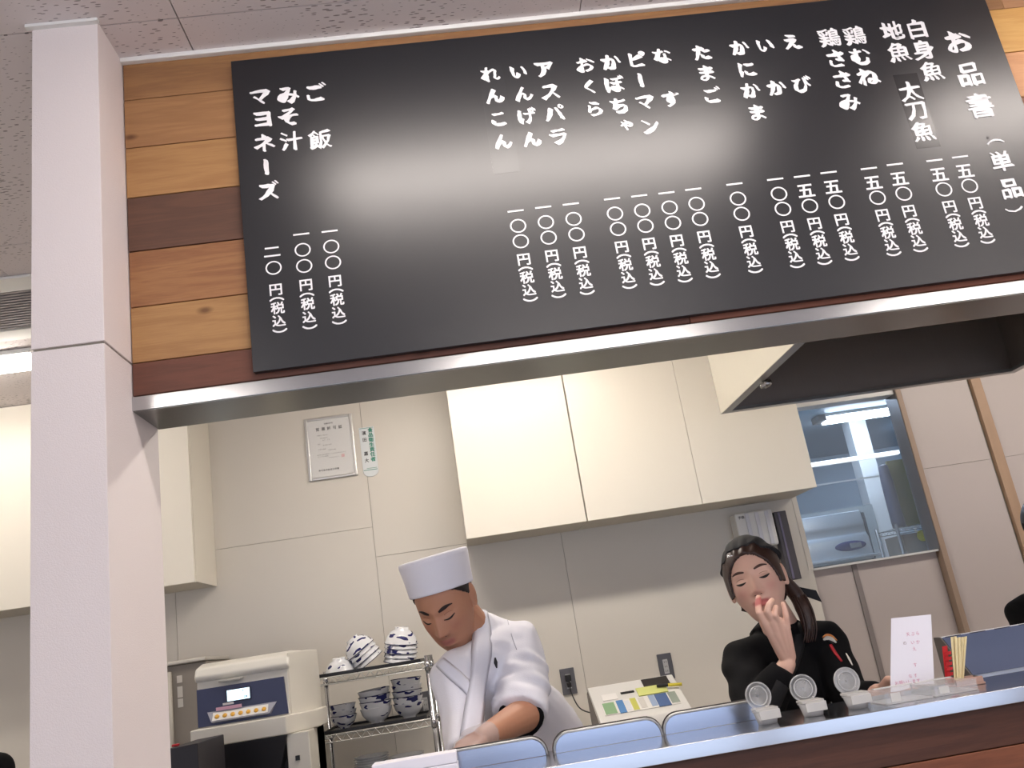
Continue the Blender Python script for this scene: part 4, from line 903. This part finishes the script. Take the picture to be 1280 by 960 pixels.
def ribbon(pts, widths, nrm, name, m, parent, t=.003):
    """a cloth or hair strip lying on a surface: pts world points, nrm normals"""
    b = MB(); V = []; F = []; n = len(pts)
    for i in range(n):
        d = pts[min(i+1, n-1)]-pts[max(i-1, 0)]; d = d/np.linalg.norm(d); sd = np.cross(d, nrm[i]); sd = sd/np.linalg.norm(sd); w = widths[i] if hasattr(widths, '__len__') else widths
        V += [pts[i]-sd*w/2, pts[i]-sd*w*.25+nrm[i]*t, pts[i]+sd*w*.25+nrm[i]*t, pts[i]+sd*w/2, pts[i]-nrm[i]*.002]
    for i in range(n-1):
        for k in range(5): j = (k+1) % 5; F.append((i*5+k, i*5+j, (i+1)*5+j, (i+1)*5+k))
    F += [(4, 3, 2, 1, 0), tuple(range((n-1)*5, n*5))]
    return b.add(V, F).build(name, m, parent, smooth=True)
def features(H, S, parent, brow, lash, fem):
    for sx in (-1, 1):
        pts = [S.face(H, sx*(.014+.034*u), .0285+.0065*math.sin(u*2.3)-.003*u, .0006) for u in np.linspace(0, 1, 9)]
        w = [.002+(.0046 if fem else .0085)*math.sin(math.pi*min(1, u*.85+.12)) for u in np.linspace(0, 1, 9)]
        ribbon(pts, w, [H.f]*9, 'eyebrow', brow, parent, .0009)
        pts = [S.face(H, sx*(.0185+.027*u), .0035-.0035*math.sin(math.pi*u)+.0025*u, .0006) for u in np.linspace(0, 1, 9)]
        w = [.0012+(.0048 if fem else .0036)*math.sin(math.pi*u)+.001*u for u in np.linspace(0, 1, 9)]
        ribbon(pts, w, [H.f]*9, 'eyelash', lash, parent, .0016)
        pts = [S.face(H, sx*(.021+.022*u), .0132+.0025*math.sin(math.pi*u), .0001) for u in np.linspace(0, 1, 7)]
        ribbon(pts, [.0011]*7, [H.f]*7, 'eyelid_crease', mat('crease_skin', '8a5a48', .6), parent, .0002)
        p = S.face(H, sx*.008, -.0365, .0002); ribbon([p-H.ex*.0025, p, p+H.ex*.0025], [.001, .003, .001], [H.f]*3, 'nostril', mat('nostril_dark', '4a2a22', .7), parent, .0002)
def legs(parent, px_, y, hip, cloth, shoe):
    t = MB(); 
    for dx in (-.09, .09): t.capsule((px_+dx, y, hip), (px_+dx*1.1, y+.02, .5), .095, .072, 16); t.capsule((px_+dx*1.1, y+.02, .5), (px_+dx*1.15, y+.03, .09), .072, .062, 16)
    V, Q = remesh(t, .02, 3); np_object('trousers', V, Q, [cloth], parent)
    for dx in (-.1, .1): MB().loft([((px_+dx*1.1, y+.10, .045), (.03, 0, 0), (0, 0, .04)), ((px_+dx*1.1, y+.07, .05), (.04, 0, 0), (0, 0, .048)), ((px_+dx*1.1, y-.02, .042), (.044, 0, 0), (0, 0, .04)), ((px_+dx*1.1, y-.12, .03), (.045, 0, 0), (0, 0, .028)), ((px_+dx*1.1, y-.165, .024), (.028, 0, 0), (0, 0, .020))], 16).build('shoe', shoe, parent, smooth=True)
BLACKC = mat('black_cloth', '0c0c0f', .9, spec=.2, bump=.2, bscale=300); WHITEC = mat('white_cook_cloth', 'e9e9f2', .75, bump=.25, bscale=350)
HAIRB = mat('black_hair', '181315', .4, noise=.2, nscale=200); HAIRBR = mat('dark_brown_hair', '35211b', .4, noise=.35, nscale=60, stretch=(6, 6, .6)); SHOE = mat('shoe_dark', '2a2a2c', .5)

# ---- the cook in white
chef = thing('person', 'cook in white jacket and round white cap, bending over his work', 'person', (.2, 2.7, 0), 'kitchen staff')
H = Head((-.0637, 2.38, 1.5732), (20.3, 35.35, 5.37))
SL, SR = at(646, 808, 2.47), at(569, 846, 2.34); EL, WL = at(657, 893, 2.30), at(603, 922, 2.12); ER, WR = at(582, 915, 2.26), at(588, 965, 2.12)
NK = at(606, 812, 2.46); CH1, CH2, CH3, CH4 = at(606, 850, 2.45), at(628, 880, 2.52), at(664, 930, 2.62), at(690, 1000, 2.70)
b = MB(); H.add(b)
b.capsule(H.w((0, -.028, -.03))[0], NK, .054, .062, 20)
b.capsule(SL, SR, .05, .05); b.capsule(CH1, CH3, .09, .11); b.capsule(CH3, CH4, .11, .12)
b.capsule(SL, EL, .050, .043); b.capsule(EL, EL*.35+WL*.65, .043, .031); b.capsule(EL*.35+WL*.65, WL, .031, .024)
b.capsule(SR, ER, .048, .042); b.capsule(ER, WR, .040, .025)
def hand(b, W_, dirn, side, nrm, s=1, curl=.5):
    """W_ wrist, dirn towards the fingers, side towards the little finger, nrm out of the back of the hand"""
    dirn, side, nrm = [np.array(v, float)/np.linalg.norm(v) for v in (dirn, side, nrm)]
    K = W_+dirn*.085*s
    for k in range(5):
        b.capsule(W_+side*(k-2)*.008*s, K+side*(k-2)*.0165*s-dirn*abs(k-1.5)*.004, .013*s, .0115*s, 12)
    for k, L_ in enumerate((.072, .080, .074, .058)):
        p = K+side*(k-1.5)*.019*s-dirn*abs(k-1.2)*.005; d = dirn+side*(k-1.5)*.06
        for j, (f_, r_) in enumerate(((.45, .0092), (.32, .0082), (.23, .0074))):
            a = curl*(.5+j*.9); v = d*math.cos(a)-nrm*math.sin(a); q = p+v*L_*f_*s; b.capsule(p, q, r_*s, (r_-.0008)*s, 12); p = q
    p = W_+dirn*.025*s-side*.025*s; q = p+(dirn*.6-side*.7-nrm*.2)*.040*s; b.capsule(p, q, .0125*s, .0105*s, 12); b.capsule(q, q+(dirn*.9-side*.25-nrm*.3)*.030*s, .0102*s, .008*s, 12)
dv = WL-EL; dv = dv/np.linalg.norm(dv)
hand(b, WL+dv*.006, dv+np.array([0, .12, -.10]), (.1, -.8, -.3), (-.1, -.2, 1), 1, .45)
hand(b, WR, (.2, -.5, -.25), (-1, -.2, 0), (0, -.2, 1), 1, .7)
V, Q = remesh(b, .0026, 7, keep=lambda V: np.where((np.linalg.norm(V-H.c, axis=1) < .150) & (H.loc(V)[:, 2] > -.125), .22, 1.0))
SK1 = skin_mat('tan_skin', 'c08d70')
np_object('body', V, Q, [SK1], chef, skin_color(V, H, 'b9866b', 'a0625a', '8a6654')); S = Surf(V, Q)
features(H, S, chef, mat('black_brow', '2a1d1a', .7), mat('lash', '1c1413', .6), False)
# hair and cap
H.shell(lambda x, y, z: (z > .012) & ((y < .045-(.06-z)*.9) & (abs(x) > .03) | (y < .0)) & (z < .085), .004, 'hair', HAIRB, chef)
ct = math.radians(26); cU = math.cos(ct)*H.up-math.sin(ct)*H.f; cF = math.cos(ct)*H.f+math.sin(ct)*H.up; secs = []
for z, a_, b_ in ((.000, .0805, .0985), (.0015, .0835, .1015), (.006, .0838, .1018), (.04, .0865, .1035), (.080, .0915, .107), (.0875, .0915, .107), (.0915, .089, .104), (.0930, .080, .094), (.0935, .05, .06), (.0937, .01, .012)):
    secs.append((H.w((0, -.014, .034))[0]+cU*z, H.ex*a_, cF*b_))
MB().loft(secs, 44).build('cap', mat('white_cap_cloth', 'e4e4ee', .8, bump=.2, bscale=400), chef, smooth=True)
# jacket
J = MB()
J.capsule(SL, SR, .070, .064, 20); J.capsule(CH1, CH2, .105, .13, 24); J.capsule(CH2, CH3, .13, .152, 24); J.capsule(CH3, CH4, .152, .17, 24)
J.capsule(NK+np.array([.03, .035, -.03]), CH1, .075, .10, 20)
slv = SL*.06+EL*.94; J.capsule(SL, SL*.5+slv*.5, .070, .070, 20)
J.tube([SL*.6+slv*.4, slv*.7+SL*.3, slv+(EL-SL)*.04+np.array([-.015, -.005, -.004])], [.070, .069, .070], 24)
_p0 = H.w((0, -.028, -.03))[0]; J.capsule(_p0*.42+NK*.58+np.array([.010, .014, 0]), NK, .061, .070, 20)
J.capsule(SR, ER, .062, .052, 20); J.tube([ER+(SR-ER)*.1, ER*.4+WR*.6], [.052, .05], 20)
J.capsule(at(606, 790, 2.49), SL, .050, .066, 20); J.capsule(at(606, 790, 2.49), CH1, .050, .08, 20); J.capsule(at(598, 812, 2.50), SR, .045, .055, 20)
nz = lambda V, f, ph: np.sin(V@np.array(f)+ph)
def folds(V):
    d = np.zeros(len(V)); dl = np.linalg.norm(V-(SL*.35+EL*.65), axis=1)
    d += .0042*np.exp(-(dl/.10)**2)*nz(V, (75, 30, 95), 0)*(1+.9*nz(V, (-50, 70, 40), 1))
    d += .0045*nz(V, (55, 10, -38), .5)*(.5+.5*nz(V, (9, 4, 14), 1))
    d += .0018*nz(V, (95, -40, 30), 2)
    return d
V, Q = remesh(J, .0045, 7, fold=folds); jk = np_object('jacket', V, Q, [WHITEC], chef); SJ = Surf(V, Q)
def strip_px(S_, pts, w, name, m, parent, t=.003, off=.001, n=5):
    P = []; N = []
    pp = [np.array(p, float) for p in pts]
    for i in range(len(pp)-1):
        for k in range(n):
            q = pp[i]+(pp[i+1]-pp[i])*k/n; h, nn = S_.px(q[0], q[1], off)
            if h is not None: P.append(h); N.append(nn)
    h, nn = S_.px(*pp[-1], off)
    if h is not None: P.append(h); N.append(nn)
    if len(P) > 2:
        N = [sum(N[max(0, i-3):i+4]) for i in range(len(N))]; N = [v/np.linalg.norm(v) for v in N]
        for _ in range(3): P = [P[0]]+[P[i]*.5+(P[i-1]+P[i+1])*.25 for i in range(1, len(P)-1)]+[P[-1]]
        W_ = np.interp(np.linspace(0, 1, len(P)), np.linspace(0, 1, len(w)), w) if hasattr(w, '__len__') else w
        return ribbon(P, W_, N, name, m, parent, t)
SKY = mat('white_band_cloth', 'dfe0ec', .75, bump=.2, bscale=350)
strip_px(SJ, [(546, 824), (566, 842), (584, 858), (596, 878)], [.03, .034, .034, .03], 'collar_band', SKY, chef, .004)
strip_px(SJ, [(601, 764), (603, 790), (602, 815), (598, 850), (594, 880), (588, 925)], [.040, .050, .056, .058, .058, .056], 'collar_band', SKY, chef, .006)
h, nn = SJ.px(619, 828, .003)
if h is not None: strip_px(SJ, [(618.5, 822), (619, 828), (620.5, 835)], [.004, .012, .004], 'emblem', mat('emblem_black', '1d1c22', .6), chef, .001, .002)
strip_px(SJ, [(634, 775), (641, 800), (646, 812)], .0025, 'shoulder_seam', mat('seam_grey', 'b9b9c6', .8), chef, .0006, .001)
# black undershirt sleeve showing below the white sleeve, plastic glove
u = (EL-SL)/np.linalg.norm(EL-SL); e0 = slv+(EL-SL)*.0+np.array([-.012, -.004, -.002])
MB().tube([EL-u*.03+np.array([-.006, 0, 0]), EL+np.array([-.012, -.008, -.001]), EL+dv*.026+np.array([0, 0, .0])], [.058, .057, .052], 20).build('undershirt_sleeve', BLACKC, chef, smooth=True)
G = MB(); hand(G, WL+dv*.004, dv+np.array([0, .12, -.10]), (.1, -.8, -.3), (-.1, -.2, 1), 1.10, .45); G.tube([WL-dv*.03, WL+dv*.01, WL+dv*.05], [.030, .030, .034], 16)
Vg, Qg = remesh(G, .004, 2); np_object('plastic_glove', Vg, Qg, [mat('glove_film', 'eef0f4', .2, alpha=.28, spec=.7)], chef)
legs(chef, .30, 2.80, .95, mat('white_trousers', 'd8d8de', .8), SHOE)

# ---- the woman in black
wom = thing('person', 'woman in black jacket and black headscarf holding her fingers to her mouth', 'person', (.83, 2.42, 0), 'kitchen staff')
H2 = Head((.748, 2.3147, 1.5000), (23.5, -3.1, 10.36), .97, True); H2.up = H2.up
sR, sL = at(928, 826, 2.38), at(1031, 801, 2.40); eR, wR = at(948, 893, 2.24), at(984, 830, 2.20); eL, wL = at(1063, 872, 2.30), at(1098, 868, 2.16)
nk = at(982, 792, 2.42); c1, c2, c3, c4 = at(978, 840, 2.41), at(985, 890, 2.42), at(1000, 960, 2.44), at(1010, 1080, 2.45)
b = MB(); H2.add(b); b.capsule(H2.w((0, -.022, -.03))[0], nk, .043, .047, 20)
b.capsule(sR, sL, .042, .042); b.capsule(c1, c3, .085, .09); b.capsule(c3, c4, .09, .10)
b.capsule(sR, eR, .040, .035); b.capsule(eR, eR*.3+wR*.7, .035, .026); b.capsule(eR*.3+wR*.7, wR, .026, .0205)
b.capsule(sL, eL, .040, .035); b.capsule(eL, wL, .033, .021)
# raised hand: palm and five fingers placed joint by joint
def chain(b, pts, r): 
    for (p, q, r0, r1) in zip(pts[:-1], pts[1:], r[:-1], r[1:]): b.capsule(p, q, r0, r1, 12)
A = lambda x, y, Y: at(x, y, Y)
for (x0, y0), (x1, y1, Y1) in (((979, 820), (957, 778, 2.158)), ((982, 820), (965, 776, 2.153)), ((985, 820), (973, 777, 2.155)), ((988, 821), (981, 782, 2.162)), ((984, 818), (969, 790, 2.165))):
    b.capsule(A(x0, y0, 2.195), A(x1, y1, Y1), .014, .0125, 12)
chain(b, [A(956, 779, 2.158), A(949, 766, 2.148), A(947.5, 755, 2.156), A(948, 747, 2.166)], [.0098, .0084, .0078, .0070])
chain(b, [A(965, 777, 2.153), A(959, 764, 2.138), A(961, 756, 2.138), A(965, 750.5, 2.148)], [.0096, .0080, .0074, .0068])
chain(b, [A(974, 779, 2.155), A(968.5, 769, 2.140), A(969, 763, 2.142), A(970, 759, 2.152)], [.0094, .0078, .0072, .0066])
chain(b, [A(984, 785, 2.162), A(983, 771, 2.150), A(981, 763, 2.150), A(979, 755, 2.154)], [.0088, .0074, .0068, .0062])
chain(b, [A(973, 800, 2.19), A(959, 789, 2.185), A(953, 778, 2.186)], [.012, .0105, .0082])
hand(b, wL, (.5, -.7, -.15), (.3, .2, -.9), (.2, .9, .3), .9, .5)
V, Q = remesh(b, .0021, 6, keep=lambda V: np.where((np.linalg.norm(V-H2.c, axis=1) < .143) & (H2.loc(V)[:, 2] > -.125), .22, np.where((np.linalg.norm(V-A(968, 780, 2.16), axis=1) < .08), .22, 1.0)))
np_object('body', V, Q, [skin_mat('fair_skin', 'd8ae9c')], wom, skin_color(V, H2, 'dcb3a0', 'b8605f')); S2 = Surf(V, Q)
features(H2, S2, wom, mat('brown_brow', '4a3029', .7), mat('lash', '1c1413', .6), True)
face = lambda x, y, z: ((x/.061)**2+((z+.018)/.088)**2 < 1) & (y > .0)
H2.shell(lambda x, y, z: ~face(x, y, z) & (z > -.052-.3*np.clip(-y, 0, .1)) & ((y < .066) | (z > .045)) & ~((abs(x) > .060) & (z < .026) & (y > -.034) & (y < .012)) & ~((y > .012) & (z < -.02)), lambda x, y, z: .007+0*x, 'hair', HAIRBR, wom, lump=.25)
H2.shell(lambda x, y, z: (z > .052+.35*np.clip(y, -.2, .066)+.02*(y > .04)-.004*np.cos(x*60)), lambda x, y, z: .0125+.004*np.sin(z*60)+.008*np.clip(-y/.08, 0, 1)+.004*np.clip(x/.07, 0, 1), 'headscarf', mat('black_scarf', '17171b', .8, bump=.2, bscale=250), wom, lump=.15)
pt = [H2.w((.066, -.055, -.005))[0], A(996, 745, 2.36), A(1004, 760, 2.345), A(1009, 775, 2.335), A(1011, 790, 2.33), A(1009, 803, 2.33)]
MB().tube(smooth_path(pt, 4), list(np.interp(np.linspace(0, 1, 21), [0, .15, .4, .75, 1], [.014, .020, .021, .016, .004])), 14).build('ponytail', HAIRBR, wom, smooth=True)
for k in range(6):
    o_ = (k-2.5)*.006; MB().tube(smooth_path([p+np.array([o_, -.014-.002*(k % 2), 0]) for p in pt[1:]], 4), list(np.linspace(.004, .0012, 17)), 6).build('hair_lock', HAIRBR, wom, smooth=True)
MB().prism([(0, 0), (.05, -.018), (.058, -.05), (.02, -.03)], 'y', 0, .004).build('scarf_tail', mat('black_scarf', '17171b', .8), wom, world=False).location = tuple(A(996, 733, 2.40)-np.array([.83, 2.42, 0]))
J = MB(); J.capsule(sR, sL, .056, .058, 20); J.capsule(c1, c2, .100, .115, 24); J.capsule(c2, c3, .115, .125, 24); J.capsule(c3, c4, .125, .14, 24)
J.capsule(nk+np.array([0, .02, -.03]), c1, .060, .095, 20)
J.capsule(sR, eR, .056, .055, 20); J.tube([eR, eR*.5+wR*.5, wR*.93+eR*.07], [.052, .046, .036], 20); J.capsule(eR, eR*.5+wR*.5, .053, .044)
J.capsule(sL, eL, .056, .05, 20); J.tube([eL, wL*.9+eL*.1], [.046, .034], 20)
J.tube([sL*.5+sR*.5+np.array([.0, .02, .02]), nk+np.array([0, .012, .026])], [.085, .056], 24)
V, Q = remesh(J, .005, 7, fold=lambda V: .0025*nz(V, (50, 10, 75), 0)*(.5+.5*nz(V, (12, 9, 17), 1))+.0012*nz(V, (-60, 30, 90), 2))
np_object('jacket', V, Q, [BLACKC], wom); SJ2 = Surf(V, Q)
strip_px(SJ2, [(1003, 772), (1001, 795), (990, 830), (975, 862), (962, 890)], [.028, .034, .036, .036, .036], 'collar_band', mat('black_band_cloth', '121216', .85), wom, .004)
em = MB()
strip_px(SJ2, [(1028, 797), (1033, 793), (1040, 795), (1046, 801)], [.003, .007, .007, .003], 'emblem_fan', mat('emblem_orange', 'd58a4a', .6), wom, .001, .0015, 3)
strip_px(SJ2, [(1029, 800), (1034, 797), (1040, 799), (1045, 804)], [.005, .012, .012, .005], 'emblem_fan', mat('emblem_white', 'd9d5cc', .6), wom, .0012, .002, 3)
strip_px(SJ2, [(1035, 801), (1039, 803), (1042, 806)], [.003, .006, .003], 'emblem_fan', mat('emblem_black', '1d1c22', .6), wom, .0012, .0035, 3)
strip_px(SJ2, [(1038, 806), (1043, 815), (1052, 827)], [.008, .009, .006], 'emblem_lettering', mat('emblem_red', 'b3202c', .6), wom, .001, .0015, 4)
strip_px(SJ2, [(1057, 817), (1061, 824), (1065, 832)], [.004, .008, .004], 'name_tag', mat('emblem_white', 'd9d5cc', .6), wom, .001, .002, 4)
legs(wom, .86, 2.46, .82, mat('black_trousers', '1a1a1c', .85), SHOE)
p = H2.w((-.040, .075, .082))[0]; MB().tube([p, p+H2.ex*.016+H2.up*-.002], .0018, 6).build('hair_clip', mat('clip_silver', 'c9ccd2', .2, metal=1), wom, smooth=True)

# ---- two people mostly outside the frame
def side_person(label, loc, head_c, shoulder_l, shoulder_r, yaw, hip, hairm, facing):
    t = thing('person', label, 'person', loc)
    Hs = Head(head_c, (yaw, 5, 0), 1); b = MB(); Hs.add(b); sl_, sr_ = np.array(shoulder_l), np.array(shoulder_r); mid = (sl_+sr_)/2
    b.capsule(Hs.w((0, -.02, -.03))[0], mid+[0, 0, .02], .05, .055); b.capsule(sl_, sr_, .045, .045); b.capsule(mid, (mid[0], mid[1], hip), .10, .11)
    for s_, sg in ((sl_, -1), (sr_, 1)):
        e = s_+np.array([sg*.03, -.04, -.27]); w_ = e+np.array([0, -.17, -.10]); b.capsule(s_, e, .045, .038); b.capsule(e, w_, .036, .024); hand(b, w_, (0, -.9, -.3), (sg, 0, 0), (0, 0, 1), 1, .5)
    V, Q = remesh(b, .005, 4, keep=lambda V: np.where(np.linalg.norm(V-Hs.c, axis=1) < .15, .2, 1.)); np_object('body', V, Q, [SK1], t, skin_color(V, Hs, 'cf9f86', 'a8605a')); Sx = Surf(V, Q); features(Hs, Sx, t, mat('black_brow', '2a1d1a', .7), mat('lash', '1c1413', .6), False)
    Hs.shell(lambda x, y, z: (~face(x, y, z)) & (z > -.06) & ((y < .06) | (z > .05)) & ~((abs(x) > .06) & (z < .03) & (y > -.03) & (y < .01)), .010, 'hair', hairm, t)
    J = MB(); J.capsule(sl_, sr_, .065, .065); J.capsule(mid-[0, 0, .04], (mid[0], mid[1], hip), .13, .15)
    for s_, sg in ((sl_, -1), (sr_, 1)):
        e = s_+np.array([sg*.03, -.04, -.27]); w_ = e+np.array([0, -.17, -.10]); J.capsule(s_, e, .063, .055); J.tube([e, e*.25+w_*.75], [.052, .04], 18)
    V, Q = remesh(J, .008, 5, fold=lambda V: .003*nz(V, (50, 10, 60), 0)); np_object('jacket', V, Q, [BLACKC], t)
    legs(t, mid[0], mid[1]+.02, hip, mat('black_trousers', '1a1a1c', .85), SHOE)
side_person('person with dark hair and black jacket at the right edge, behind the display case', (1.98, 2.95, 0), (1.985, 2.90, 1.535), (1.82, 2.93, 1.280), (2.14, 2.96, 1.280), 10, .85, HAIRB, 0)
side_person('person in black at the lower left edge, behind the pillar side', (-1.66, 2.95, 0), (-1.68, 2.90, 1.56), (-1.83, 2.95, 1.31), (-1.505, 2.95, 1.31), -10, .85, HAIRB, 0)
